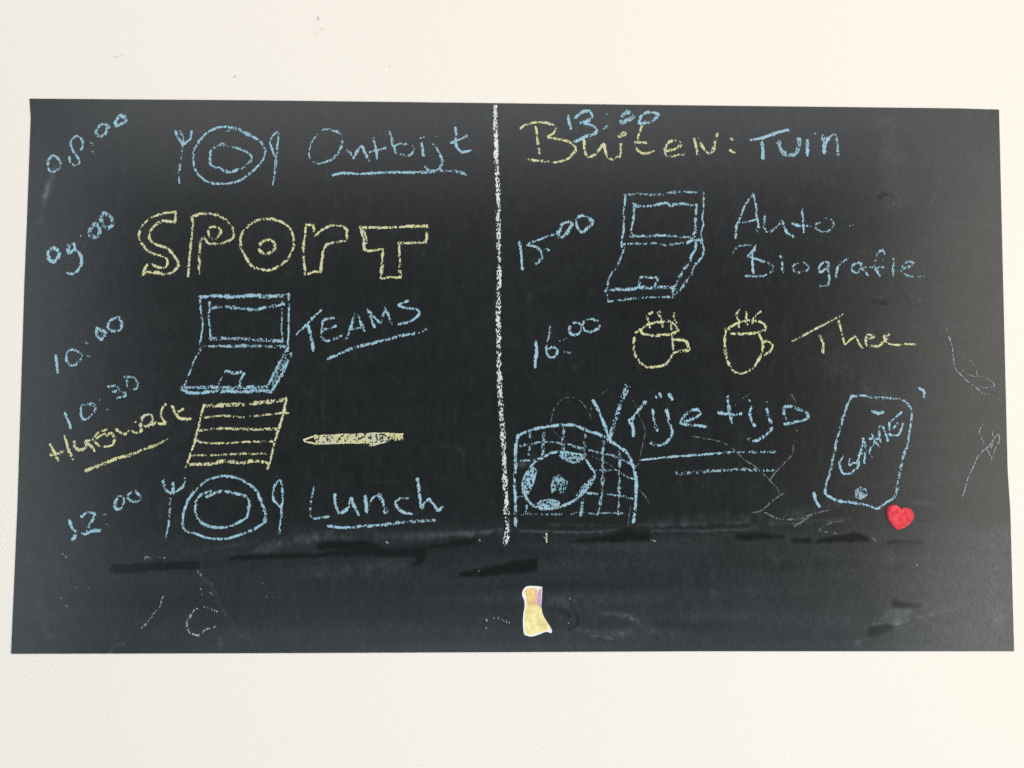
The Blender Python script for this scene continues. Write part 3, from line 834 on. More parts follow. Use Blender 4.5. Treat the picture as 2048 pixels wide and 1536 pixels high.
   ('line', 1.92, 0.68, 0.68, [(483.3,-56.8),(484.3,-65.7),(481.5,-73.4)]),
  ]),
 ]),
 ('chalk_scratch', 'thin grey chalk scratches between the double underline and the smartphone drawing', 'faint', [
  ('stroke', [
   ('line', 1.56, 0.54, 0.54, [(277.5,-20.5),(282.5,-29.4)]),
  ]),
  ('stroke', [
   ('line', 1.68, 0.68, 0.68, [(282.1,-56.1),(278.7,-71.4),(276.7,-81.5),(268.9,-89.8),(259.8,-99.3),(253.3,-107.5)]),
  ]),
  ('stroke', [
   ('line', 1.68, 0.68, 0.68, [(234.4,-89.2),(244.5,-98.1),(253.3,-106.9),(259.6,-113.2),(264.6,-120.8)]),
  ]),
  ('stroke', [
   ('line', 1.80, 0.68, 0.68, [(267.8,-120.1),(255.6,-128.3),(245.3,-137.2),(236.3,-139.7)]),
  ]),
  ('stroke', [
   ('line', 2.04, 0.68, 0.68, [(246.5,-138.4),(263,-145.9),(282.1,-145.9),(297.5,-140.9),(315.5,-136.8)]),
  ]),
  ('stroke', [
   ('line', 1.92, 0.68, 0.68, [(277.5,-153.7),(288.5,-147.2),(297.5,-140.9)]),
  ]),
  ('stroke', [
   ('line', 1.80, 0.54, 0.54, [(301.7,-158.5),(310.1,-152.2),(317.8,-149),(328.1,-148.4)]),
  ]),
  ('stroke', [
   ('line', 1.80, 0.68, 0.68, [(321.5,-160.4),(304.9,-158.5)]),
  ]),
  ('stroke', [
   ('line', 2.10, 0.81, 0.81, [(357.2,-164.1),(361.6,-168.3)]),
  ]),
 ]),
 ('chalk_scratch', 'hair-thin grey chalk scratches looping round the words Vrije tijd', 'faint', [
  ('stroke', [
   ('line', 1.32, 0.57, 0.57, [(31.6,-49.3),(34.8,-36.7),(42.4,-26.5),(52.6,-23.7),(61.5,-27.7),(67.8,-35.3),(73.5,-46.7)]),
  ]),
  ('stroke', [
   ('line', 1.20, 0.54, 0.54, [(71.6,-45.4),(72.3,-36.5),(76.7,-25.1),(89.5,-16.1)]),
  ]),
  ('stroke', [
   ('line', 1.32, 0.57, 0.57, [(112.4,-23),(116.2,-28.8),(121.9,-42.7),(126.9,-56.6),(123.6,-76.9),(119.7,-93.3)]),
  ]),
  ('stroke', [
   ('line', 1.20, 0.47, 0.47, [(113.2,-128.5),(109.3,-152.3)]),
  ]),
  ('stroke', [
   ('line', 1.44, 0.61, 0.61, [(121.5,-117.2),(127.2,-123.5),(130.9,-130.4)]),
  ]),
  ('stroke', [
   ('line', 1.44, 0.57, 0.57, [(175.9,-62.8),(189.9,-65.3),(202.7,-67.8),(215.4,-74.1),(225.5,-84.2),(234.3,-90.5)]),
  ]),
  ('stroke', [
   ('line', 1.20, 0.41, 0.41, [(217.1,-33.5),(224.8,-25.8),(235.2,-19.4)]),
  ]),
  ('stroke', [
   ('line', 1.20, 0.41, 0.41, [(33.5,-56.9),(43.7,-67),(61.4,-77),(81.7,-87.1),(94.3,-93.3)]),
  ]),
 ]),
 ('chalk_scratch', 'short pale chalk slash near the bottom edge of the board', 'pale', [
  ('stroke', [
   ('line', 2.25, .7, .4, [(-352.6,-222.2),(-355.4,-232.6),(-363.2,-241.1)]),
  ]),
  ('stroke', [
   ('line', 2.00, .55, .35, [(-360.8,-239.3),(-367.9,-248.5),(-373.3,-253.6)]),
  ]),
 ]),
 ('chalk_scratch', 'open pinkish chalk curl near the bottom edge of the board', 'pink', [
  ('stroke', [
   ('line', 2.25, .45, .62, [(-299.3,-237.3),(-310.5,-233.3),(-320.3,-235.1),(-325.1,-241.2)]),
  ]),
  ('stroke', [
   ('line', 2.50, .66, .66, [(-325.1,-241.2),(-328.6,-248.5),(-326,-257.1),(-317.3,-261.4)]),
  ]),
  ('stroke', [
   ('line', 2.25, .6, .4, [(-317.3,-261.4),(-311.2,-255.9),(-305.1,-253.5),(-297.8,-252.3)]),
  ]),
  ('stroke', [
   ('line', 1.50, .4, .4, [(-301.3,-259),(-299.5,-259.6)]),
  ]),
 ]),
 ('chalk_speck', 'pale chalk specks scattered over the lower part of the board', 'pale', [
  ('speck', [
   ('line', 1.50, .8, .8, [(-437.5,-213.2),(-437,-213.6)]),
  ]),
  ('speck', [
   ('line', 1.30, .8, .8, [(-425.3,-213.2),(-424.8,-213.7)]),
  ]),
  ('speck', [
   ('line', 1.30, .7, .7, [(-452.9,-223.9),(-452.4,-224.4)]),
  ]),
  ('speck', [
   ('line', 1.50, .7, .7, [(-447.8,-230.8),(-446.8,-232.2)]),
  ]),
  ('speck', [
   ('line', 2.00, .6, .6, [(-316.1,-214.2),(-315.1,-215.7)]),
  ]),
  ('speck', [
   ('line', 1.50, .7, .7, [(-314.5,-219.6),(-313.5,-222.1)]),
  ]),
  ('speck', [
   ('line', 1.70, .9, .9, [(-132.8,-169.4),(-131.3,-169.9)]),
  ]),
  ('speck', [
   ('line', 1.70, .9, .9, [(-39.8,-166.9),(-39.2,-167.9)]),
  ]),
  ('speck', [
   ('line', 1.50, .9, .9, [(-40.6,-197.7),(-40.1,-198.2)]),
  ]),
  ('speck', [
   ('line', 1.60, .9, .9, [(-32.4,-245.6),(-31.9,-247.1)]),
  ]),
  ('speck', [
   ('line', 1.60, .9, .9, [(-32.3,-253.5),(-31.8,-254.5)]),
  ]),
  ('speck', [
   ('line', 1.30, .8, .8, [(-26.9,-245.6),(-26.9,-246.1)]),
  ]),
  ('speck', [
   ('line', 1.30, .8, .8, [(-24.9,-244.2),(-24.9,-244.6)]),
  ]),
  ('speck', [
   ('line', 1.30, .8, .8, [(-20.4,-243.7),(-20.4,-244.7)]),
  ]),
  ('speck', [
   ('line', 1.30, .8, .8, [(-17.4,-245.6),(-17.4,-246.1)]),
  ]),
  ('speck', [
   ('line', 1.30, .8, .8, [(-14.9,-246.6),(-14.9,-247.6)]),
  ]),
  ('speck', [
   ('line', 1.30, .8, .8, [(-12.4,-247.6),(-12.4,-248.6)]),
  ]),
  ('speck', [
   ('line', 1.30, .8, .8, [(-9.9,-248.1),(-9.9,-249.1)]),
  ]),
  ('speck', [
   ('line', 1.70, .6, .6, [(133,-167.3),(137.1,-168.3)]),
  ]),
  ('speck', [
   ('line', 2.00, .5, .5, [(25,-163.4),(27.1,-166.3)]),
  ]),
  ('speck', [
   ('line', 1.70, .9, .9, [(402.9,-191.9),(403.4,-192.4)]),
  ]),
  ('speck', [
   ('line', 1.70, .8, .8, [(381.2,-251.3),(381.7,-252.3)]),
  ]),
  ('speck', [
   ('line', 1.50, .6, .6, [(-254.9,-209.9),(-254.4,-210.4)]),
  ]),
  ('speck', [
   ('line', 1.30, .7, .7, [(-250.7,-222.7),(-250.2,-223.2)]),
  ]),
  ('speck', [
   ('line', 1.30, .7, .7, [(-239.9,-223.2),(-239.4,-223.7)]),
  ]),
  ('speck', [
   ('line', 2.00, .35, .35, [(-372,-185.7),(-368.6,-183.7),(-365.1,-186.2)]),
  ]),
  ('speck', [
   ('line', 2.00, .35, .35, [(-358.2,-184.2),(-351.3,-184.7)]),
  ]),
  ('speck', [
   ('line', 2.00, .45, .45, [(-318.9,-198),(-315.4,-202)]),
  ]),
  ('speck', [
   ('line', 2.00, .4, .4, [(-452.3,-180.8),(-448.7,-184.2)]),
  ]),
  ('speck', [
   ('line', 2.00, .45, .45, [(-479.9,276.6),(-478.8,276.1)]),
  ]),
  ('speck', [
   ('line', 1.70, .5, .5, [(-306.6,-218.7),(-304.1,-220.6)]),
  ]),
  ('speck', [
   ('line', 1.30, .7, .7, [(50.7,-224.5),(51.2,-226)]),
  ]),
  ('speck', [
   ('line', 1.30, .7, .7, [(49.2,-248.7),(49.7,-249.7)]),
  ]),
 ]),
 ('chalk_speck', 'tiny yellow chalk crumb below the football goal', 'yellow', [
  ('speck', [
   ('line', 2.25, .7, .7, [(27.1,-161.4),(27.6,-165.3),(27.6,-169.3)]),
  ]),
 ]),
]

DUST = [
 (-1, 0, [(-200.6,-166.8),(-188.1,-167.4),(-163.2,-168.6),(-150.8,-168.9),(-138.2,-173.6),(-140.7,-176.3),(-175.6,-176.3),(-200.5,-176.1)]),
 (-0.92, 0, [(-287.1,-183.7),(-262.4,-181.3),(-225.2,-180.4),(-200.4,-179.2),(-150.7,-175.1),(-113.3,-173.8),(-97,-173.8),(-94.2,-180.4),(-101.9,-183),(-150.6,-183),(-200.3,-184.7),(-262.3,-186.6),(-287,-187.4)]),
 (-1, 0, [(-95.8,-173.3),(-69.6,-169.2),(-50.8,-165.1),(-43.7,-163.6),(-42.6,-170.5),(-68.3,-173.3),(-90.8,-175.4)]),
 (-1, 0, [(-101.4,-174.8),(-93.9,-174.8),(-93.6,-186),(-96.3,-190.7),(-108.7,-194.7),(-101.9,-186.6)]),
 (-1, 0, [(-63.1,-201.5),(-55.6,-198.1),(-31.8,-194.1),(-7.1,-189.5),(17,-185.1),(18.6,-198.2),(-0.5,-201.5),(-19.3,-202.8),(-56.8,-204.6)]),
 (-1, 0, [(51.2,-167.3),(87.8,-162.3),(113.1,-156.1),(131.5,-152.9),(133.9,-167.3),(94.1,-169.2),(52.5,-169.2)]),
 (-0.9, 0, [(217.6,-159.8),(239.6,-161),(267.9,-162.3),(268.4,-166),(239.5,-167),(216.3,-166.7)]),
 (-0.9, 0, [(275.3,-165.4),(295.7,-164.5),(295.7,-170),(275.9,-170.3)]),
 (-0.95, 0, [(300.2,-166.3),(315.5,-163.7),(339.9,-159.7),(352.6,-161.6),(357.6,-169.1),(328.2,-169.1),(300.1,-170)]),
 (-0.8, 4.50, [(408,-147.7),(431.2,-146.1),(454.4,-142.6)]),
 (-0.8, 5.00, [(374.2,-170.4),(407.5,-170.4)]),
 (-0.9, 0, [(376.3,-225.5),(408.1,-229.9),(407.3,-234.7),(376.7,-234.2)]),
 (-0.75, 0, [(349.4,-264.7),(352.1,-254.7),(372.6,-250.4),(378.9,-251.7),(376.3,-257.3),(364.7,-262.2)]),
 (-0.7, 8.50, [(-401.3,-195.1),(-366.8,-193.9),(-320,-192.1)]),
 (-0.8, 3.00, [(48.7,-223.9),(51.8,-227),(53.1,-234.4)]),
 (-0.7, 3.50, [(53.1,-234.4),(59.4,-243.1),(58.1,-251.7),(51.2,-255.4)]),
 (-0.5, 5.00, [(41.2,-235.6),(51.2,-241.8)]),
 (-0.7, 4.50, [(371.8,184.6),(378.4,188.6),(384.8,184.7)]),
 (-0.65, 4.00, [(422.9,189),(430.8,191.7),(432,186.4)]),
 (-0.6, 5.50, [(365.7,76.4),(376.1,75.2)]),
 (-0.6, 5.50, [(398.3,79.2),(400.7,72.7),(415.1,74.1)]),
 (-0.5, 7.00, [(-163.9,-92.6),(-162.4,-112.6)]),
 (1.5, 6.00, [(-474.1,205.2),(-477.2,192.3),(-480.5,178.2)]),
 (1.1, 5.00, [(-478.9,185.9),(-483.3,167.9),(-485.9,151.2)]),
 (0.5, 5.50, [(-477.9,215.5),(-469.1,215.6),(-473.9,207.8)]),
 (0.9, 2.00, [(380.9,184.7),(387.3,179.5),(382,175.5)]),
 (0.8, 2.00, [(425.5,189),(429.4,187.7),(426.6,181.1)]),
 (0.7, 2.00, [(367.1,81.6),(373.6,79),(367,75.1)]),
 (0.7, 2.00, [(403.5,81.8),(406,74.1),(413.9,79.3)]),
 (1.2, 2.00, [(-7.9,-158),(31.1,-158),(68.9,-158.8),(100.5,-156.1)]),
 (1.2, 1.75, [(134.6,-158.2),(182.7,-157.5),(239.7,-156.6)]),
 (0.4, 11.00, [(119.4,-154.8),(182.9,-144.7),(239.8,-143.4)]),
 (1.05, 3.00, [(-78.4,-161.8),(-50.8,-160.5),(-13.2,-157.4)]),
 (0.675, 8.00, [(-100.9,-162.4),(-50.8,-159.9),(-13.2,-159.3)]),
 (0.75, 9.00, [(-262.5,-178.5),(-225.4,-167.4),(-188.2,-160)]),
 (0.75, 3.00, [(233.6,-154.1),(284.6,-149.1),(335.8,-145.9)]),
 (0.45, 10.00, [(233.7,-144.7),(284.7,-140.9),(323.3,-129.5)]),
 (0.75, 6.00, [(404.1,-129.4),(422,-131.9)]),
 (1.2, 3.00, [(356,-251.3),(390.5,-247.6),(435.4,-237.4)]),
 (1.95, 3.50, [(339.1,-269.4),(350.6,-266.5)]),
 (0.9, 0, [(363.7,-246.7),(372.9,-235.5),(397.1,-234.9),(398.2,-242.4),(377.7,-247.9)]),
 (1.35, 3.50, [(481.3,-197.4),(485.2,-194.3)]),
 (1.5, 3.00, [(487.9,-190.5),(490.5,-189.3)]),
 (0.9, 4.00, [(492.8,-198.7),(501.5,-208.7)]),
 (0.9, 13.00, [(480.1,-241.3),(486.3,-247.5)]),
 (0.8, 4.00, [(-402.7,-276.4),(-399.8,-270.4),(-389.4,-268.5)]),
 (0.7, 0, [(-402,-255.7),(-395.9,-257.6),(-396.2,-266.1),(-399.3,-265.5)]),
 (0.6, 3.00, [(-319.9,-197),(-312.4,-204.4),(-304.8,-210.6)]),
 (0.6, 3.50, [(-304.8,-210.6),(-299.6,-224.1),(-299.4,-233.9)]),
 (0.5, 4.50, [(-297,-231.4),(-288.1,-243.7),(-279.2,-257.2),(-260.7,-269.5)]),
 (0.5, 4.00, [(-296.3,-262),(-292.5,-270.6)]),
 (0.6, 2.50, [(-372,-185.9),(-367.1,-184.7)]),
 (0.5, 3.50, [(-336.4,-179.8),(-305.6,-176.1),(-262.6,-168.7)]),
 (0.7, 2.50, [(-461.2,-239.8),(-459.9,-242.2)]),
 (0.5, 3.50, [(-377.7,-248.5),(-365.5,-246)]),
 (2.1, 1.60, [(71.2,-262.8),(93.8,-264.7)]),
 (0.9, 4.00, [(81.3,-239.4),(100.2,-240.7),(114,-243.8)]),
 (0.675, 6.00, [(56.2,-255.4),(87.5,-259.8),(112.7,-256.7)]),
 (0.9, 2.50, [(107.7,-239.4),(120.3,-246.9)]),
 (0.525, 10.00, [(119,-249.3),(144.1,-259.3),(169.3,-258.1)]),
 (0.75, 15.00, [(37.4,-224.5),(68.8,-236.9)]),
 (0.75, 5.00, [(-1.8,-91),(13.3,-89.7)]),
 (0.4, 30.00, [(325.6,7.9),(363.9,-17.6)]),
 (0.35, 2.00, [(343.3,127.9),(358.5,128.3)]),
 (0.35, 4.50, [(-78.8,-73.6),(-64.9,-74.8),(-54.8,-79.8)]),
 (0.3, 30.00, [(382.4,258.5),(393.9,179.5)]),
 (0.3, 2.00, [(-198.5,291.4),(-196.9,226.1),(-195.6,174.3)]),
 (0.3, 1.50, [(-197.5,5.4),(-197.9,-95.2)]),
 (0.25, 2.50, [(-148.7,-110.1),(-121.2,-110.1)]),
 (0.5, 1.50, [(31.1,-151.1),(119.4,-152.3),(208.2,-149.1),(297.4,-150.3)]),
 (0.45, 2.50, [(144.8,-152.3),(195.5,-150.4),(239.8,-149.1)]),
 (0.4, 7.00, [(-237.8,-168.6),(-150.8,-163),(-75.9,-162.4)]),
 (0.35, 13.00, [(-224.9,-202),(-175.3,-195.9),(-113.1,-192.2)]),
 (0.3, 15.00, [(264.2,-189.8),(327.7,-196.1),(379,-187.3)]),
 (0.3, 11.00, [(-476.4,-223.9),(-469.5,-248.3),(-460.6,-260.5)]),
 (0.3, 9.00, [(169.7,-199.8),(172.1,-224.6),(176.9,-249.4)]),
 (0.25, 7.00, [(195.1,-189.8),(197.3,-224.7)]),
]

HEART = [(387.12,-135.76),(384.48,-132.81),(381.2,-131.48),(376.67,-132.22),(373.61,-134.89),(372.49,-138.44),(372.87,-141.99),(373.98,-146.12),(376.31,-149.96),(379.23,-153.79),(381.59,-156.15),(383.67,-157.18),(387.6,-155.85),(391.54,-154.08),(395.21,-151.42),(397.98,-148.47),(400.17,-144.33),(400.39,-141.07),(399.11,-137.82),(396.75,-135.46),(393.47,-134.28),(389.86,-134.43),(387.73,-135.61)]
STICKER = {
 'backing': [(3.6,-217.51),(7.47,-213.22),(14.33,-212.64),(22.56,-213.46),(23.25,-214.59),(22.85,-224.75),(22.45,-234.67),(24.42,-241.88),(28.08,-248.18),(31.05,-252.69),(33.2,-257.41),(31.74,-259.21),(27.18,-257.99),(20.8,-260.31),(13.51,-262.54),(8.04,-261.85),(4.94,-259.38),(3.91,-249.49),(4.34,-240.49),(5.47,-233.74),(5.22,-227.43),(3.29,-222.47)],
 'yellow': [(8.42,-229.24),(15.27,-228.57),(22.13,-233.77),(23.51,-239.62),(26.71,-246.83),(30.6,-253.14),(29.69,-255.83),(22.62,-257.84),(14.42,-260.3),(8.26,-259.83),(6.2,-256.24),(5.64,-248.14),(6.39,-238.25),(7.29,-232.84)],
 'golden': [(5.66,-218.41),(8.85,-215.26),(15.25,-214.58),(17.99,-215.72),(17.54,-221.13),(16.64,-227.45),(18.02,-231.06),(14.36,-230.37),(8.88,-231.04),(7.51,-227.44),(7.5,-223.38)],
 'pink': [(18,-221.13),(20.73,-215.27),(22.33,-215.72),(22.21,-224.75),(21.81,-233.31),(19.84,-232.41),(17.56,-228.8)],
}

# ---------------------------------------------------------------- helpers
MM = 0.001
BOARD_FRONT = 1.0       # mm the face of the board stands off the wall


def tag(o, label=None, cat=None, group=None, kind=None):
    for k, v in (("label", label), ("category", cat), ("group", group), ("kind", kind)):
        if v:
            o[k] = v
    return o


def link(o, parent=None):
    col.objects.link(o)
    if parent is not None:
        o.parent = parent
    return o


def empty(name, parent=None, loc=(0, 0, 0)):
    o = bpy.data.objects.new(name, None)
    o.empty_display_size = 0.02
    o.location = loc
    return link(o, parent)


def mesh_from_arrays(name, verts, faces, attrs=None, smooth=False):
    """verts (n,3) and quads (m,4) as numpy arrays, fast path."""
    me = bpy.data.meshes.new(name)
    me.vertices.add(len(verts))
    me.vertices.foreach_set("co", np.ascontiguousarray(verts, dtype=np.float32).ravel())
    k = faces.shape[1]
    me.loops.add(len(faces) * k)
    me.loops.foreach_set("vertex_index", np.ascontiguousarray(faces, dtype=np.int32).ravel())
    me.polygons.add(len(faces))
    me.polygons.foreach_set("loop_start", np.arange(0, len(faces) * k, k, dtype=np.int32))
    me.polygons.foreach_set("loop_total", np.full(len(faces), k, dtype=np.int32))
    if smooth:
        me.polygons.foreach_set("use_smooth", np.ones(len(faces), dtype=bool))
    for an, av in (attrs or {}).items():
        a = me.attributes.new(an, 'FLOAT', 'POINT')
        a.data.foreach_set("value", np.ascontiguousarray(av, dtype=np.float32).ravel())
    me.update(calc_edges=True)
    me.validate()
    return me


def mesh_obj(name, me, mat, parent=None):
    me.materials.append(mat)
    return link(bpy.data.objects.new(name, me), parent)


def catmull(pts, step):
    """Smooth hand-drawn curve through the points, resampled every step mm."""
    P = np.array(pts, float)
    if len(P) > 2:
        closed = np.hypot(*(P[0] - P[-1])) < 0.6
        if closed:
            ext = np.vstack([P[-2], P, P[1]])
        else:
            ext = np.vstack([2 * P[0] - P[1], P, 2 * P[-1] - P[-2]])
        out = []
        for i in range(1, len(ext) - 2):
            p0, p1, p2, p3 = ext[i - 1:i + 3]
            n = max(2, int(np.hypot(*(p2 - p1)) / step * 1.3))
            t = np.linspace(0, 1, n, endpoint=False)[:, None]
            out.append(0.5 * (2 * p1 + (p2 - p0) * t + (2 * p0 - 5 * p1 + 4 * p2 - p3) * t ** 2 + (3 * p1 - p0 - 3 * p2 + p3) * t ** 3))
        P = np.vstack(out + [P[-1:]])
    return resample(P, step)


def resample(P, step):
    P = np.array(P, float)
    seg = np.hypot(*np.diff(P, axis=0).T)
    s = np.concatenate([[0], np.cumsum(seg)])
    n = max(2, int(s[-1] / step) + 1)
    q = np.linspace(0, s[-1], n)
    return np.stack([np.interp(q, s, P[:, 0]), np.interp(q, s, P[:, 1])], 1)


def inside(poly, X, Y):
    r = np.zeros(X.shape, bool)
    n = len(poly)
    for i in range(n):
        (x1, y1), (x2, y2) = poly[i], poly[(i + 1) % n]
        if y1 == y2:
            continue
        r ^= ((y1 > Y) != (y2 > Y)) & (X < (x2 - x1) * (Y - y1) / (y2 - y1) + x1)
    return r


# ---------------------------------------------------------------- grain of the board (decides where chalk catches)
CELL = 0.34             # mm
GX0, GZ0 = -560.0, -312.0
GNX, GNZ = int(1120 / CELL), int(712 / CELL)


def blurred_noise(nx, nz, sx, sz, seed):
    """Gaussian noise with correlation lengths sx, sz (in cells), unit variance."""
    g = np.random.default_rng(seed).standard_normal((nz, nx)).astype(np.float32)
    F = np.fft.rfft2(g)
    fz = np.fft.fftfreq(nz)[:, None]
    fx = np.fft.rfftfreq(nx)[None, :]
    F *= np.exp(-2 * np.pi ** 2 * ((sx * fx) ** 2 + (sz * fz) ** 2))
    g = np.fft.irfft2(F, s=(nz, nx)).astype(np.float32)
    return g / g.std()


def to_uniform(g):
    return 1.0 / (1.0 + np.exp(-1.702 * g))


GRAIN = to_uniform((blurred_noise(GNX, GNZ, 0.40 / CELL, 0.60 / CELL, 1) * 0.94
                    + blurred_noise(GNX, GNZ, 1.5 / CELL, 2.0 / CELL, 2) * 0.27) / 1.0)
RELIEF = blurred_noise(GNX, GNZ, 0.4 / CELL, 0.4 / CELL, 3)


def deposit_mesh(name, strokes, stand_off):
    """Chalk left on the grain by these strokes: small raised flakes on a fine lattice."""
    pad = 5.0
    allp = np.vstack([np.array(s[4]) for s in strokes])
    i0 = int((allp[:, 0].min() - pad - GX0) / CELL)
    i1 = int((allp[:, 0].max() + pad - GX0) / CELL)
    j0 = int((allp[:, 1].min() - pad - GZ0) / CELL)
    j1 = int((allp[:, 1].max() + pad - GZ0) / CELL)
    press = np.zeros((j1 - j0, i1 - i0), np.float32)
    cx = GX0 + (np.arange(i0, i1) + 0.5) * CELL
    cz = GZ0 + (np.arange(j0, j1) + 0.5) * CELL
    for kind, w, pa, pb, pts in strokes:
        if kind == "area":
            X, Z = np.meshgrid(cx, cz)
            m = inside([tuple(p) for p in pts], X, Z)
            press[m] = np.maximum(press[m], pa)
            continue
        P = catmull(pts, 0.5) if kind == "line" else resample(pts, 0.5)
        n = len(P)
        wob = np.interp(np.arange(n), np.arange(0, n + 12, 6), rng.normal(0, 1, len(np.arange(0, n + 12, 6))))
        wob2 = np.interp(np.arange(n), np.arange(0, n + 18, 9), rng.normal(0, 1, len(np.arange(0, n + 18, 9))))
        side = np.gradient(P, axis=0)
        side = np.stack([-side[:, 1], side[:, 0]], 1) / (np.hypot(*side.T)[:, None] + 1e-9)
        P = P + side * (wob2 * 0.16)[:, None]
        core = 0.30 if w < 5 else 0.05      # a narrow stick leaves a denser middle
        for k in range(n):
            r = 0.5 * (0.86 * w + 0.1) * (1.0 + 0.16 * wob[k])
            p = pa + (pb - pa) * k / max(1, n - 1) + 0.09 * wob2[k]
            a0 = max(0, int((P[k, 0] - r - cx[0]) / CELL)); a1 = int((P[k, 0] + r - cx[0]) / CELL) + 2
            b0 = max(0, int((P[k, 1] - r - cz[0]) / CELL)); b1 = int((P[k, 1] + r - cz[0]) / CELL) + 2
            d2 = ((cx[a0:a1] - P[k, 0]) ** 2)[None, :] + ((cz[b0:b1] - P[k, 1]) ** 2)[:, None]
            v = p * np.clip(1.18 - 1.18 * (d2 / (r * r)) ** 2.2, 0, 1) + core * p * np.exp(-d2 / (0.30 * r * r))
            np.maximum(press[b0:b1, a0:a1], v, out=press[b0:b1, a0:a1])
    keep = GRAIN[j0:j1, i0:i1] < press * 0.87
    jj, ii = np.nonzero(keep)
    if len(jj) == 0:
        jj, ii = np.array([0]), np.array([0])
    nx = i1 - i0 + 1
    corners = np.stack([jj * nx + ii, jj * nx + ii + 1, (jj + 1) * nx + ii + 1, (jj + 1) * nx + ii], 1)
    used, inv = np.unique(corners, return_inverse=True)
    vj, vi = used // nx, used % nx
    x = GX0 + (vi + i0) * CELL
    z = GZ0 + (vj + j0) * CELL
    jr, ir = np.clip(vj, 0, press.shape[0] - 1), np.clip(vi, 0, press.shape[1] - 1)
    body = np.clip((press - GRAIN[j0:j1, i0:i1]) * 1.5, 0, 1)[jr, ir]
    h = stand_off + 0.05 + 0.22 * body + 0.05 * np.clip(RELIEF[j0:j1, i0:i1][jr, ir], -1, 2)
    V = np.stack([x, -np.maximum(h, stand_off + 0.02), z], 1) * MM
    return mesh_from_arrays(name, V, inv.reshape(-1, 4), {"pressure": press[jr, ir], "body": body})


# ---------------------------------------------------------------- materials
def material(name):
    m = bpy.data.materials.new(name)
    m.use_nodes = True
    nt = m.node_tree
    return m, nt, nt.nodes["Principled BSDF"]


def node(nt, kind, **props):
    n = nt.nodes.new(kind)
    for k, v in props.items():
        setattr(n, k, v)
    return n


def noise(nt, scale, detail=3.0, rough=0.55, vec=None):
    n = node(nt, 'ShaderNodeTexNoise')
    n.inputs['Scale'].default_value = scale
    n.inputs['Detail'].default_value = detail
    n.inputs['Roughness'].default_value = rough
    if vec is not None:
        nt.links.new(vec, n.inputs['Vector'])
    return n.outputs['Fac']


def coords(nt, scale=(1, 1, 1)):
    t = node(nt, 'ShaderNodeTexCoord')
    mp = node(nt, 'ShaderNodeMapping')
    mp.inputs['Scale'].default_value = scale
    nt.links.new(t.outputs['Object'], mp.inputs['Vector'])
    return mp.outputs['Vector']


def mix(nt, fac, a, b):
    n = node(nt, 'ShaderNodeMix', data_type='RGBA')
    for sock, v in ((n.inputs[0], fac), (n.inputs[6], a), (n.inputs[7], b)):
        if hasattr(v, 'links'):
            nt.links.new(v, sock)
        else:
            sock.default_value = v
    return n.outputs[2]


def ramp(nt, v, lo, hi, a=0.0, b=1.0):
    n = node(nt, 'ShaderNodeMapRange')
    n.inputs[1].default_value, n.inputs[2].default_value = lo, hi
    n.inputs[3].default_value, n.inputs[4].default_value = a, b
    nt.links.new(v, n.inputs[0])
    return n.outputs[0]


def bump(nt, bsdf, height, strength, distance):
    n = node(nt, 'ShaderNodeBump')
    n.inputs['Strength'].default_value = strength
    n.inputs['Distance'].default_value = distance
    nt.links.new(height, n.inputs['Height'])
    nt.links.new(n.outputs['Normal'], bsdf.inputs['Normal'])


def attribute(nt, name):
    n = node(nt, 'ShaderNodeAttribute', attribute_name=name)
    return n.outputs['Fac']


def wall_material():
    m, nt, b = material("cream_wall_paint")
    v = coords(nt)
    c = mix(nt, noise(nt, 3.0, 2, 0.5, v), (0.818, 0.717, 0.618, 1), (0.832, 0.733, 0.636, 1))
    nt.links.new(c, b.inputs['Base Color'])
    b.inputs['Roughness'].default_value = 0.62
    b.inputs['Specular IOR Level'].default_value = 0.3
    bump(nt, b, noise(nt, 420.0, 3, 0.6, v), 0.10, 0.0004)
    return m


def board_material():
    m, nt, b = material("chalkboard_foil")
    v = coords(nt)
    fine = noise(nt, 520.0, 2, 0.6, coords(nt, (1.0, 1.0, 0.45)))
    d = node(nt, 'ShaderNodeMath', operation='MULTIPLY')
    nt.links.new(attribute(nt, "dust_glare"), d.inputs[0])
    nt.links.new(ramp(nt, fine, 0.3, 0.7, 0.55, 1.45), d.inputs[1])
    c = mix(nt, d.outputs[0], (0.0085, 0.0093, 0.0092, 1), (0.120, 0.124, 0.125, 1))
    nt.links.new(c, b.inputs['Base Color'])
    nt.links.new(ramp(nt, attribute(nt, "wiped"), 0.0, 1.0, 0.245, 0.15), b.inputs['Roughness'])
    b.inputs['Specular IOR Level'].default_value = 0.36
    bump(nt, b, noise(nt, 900.0, 2, 0.6, coords(nt, (1.0, 1.0, 0.6))), 0.16, 0.0002)
    return m


def edge_material():
    m, nt, b = material("cut_foil_edge")
    c = mix(nt, noise(nt, 300.0), (0.012, 0.012, 0.012, 1), (0.03, 0.03, 0.03, 1))
    nt.links.new(c, b.inputs['Base Color'])
    b.inputs['Roughness'].default_value = 0.7
    return m


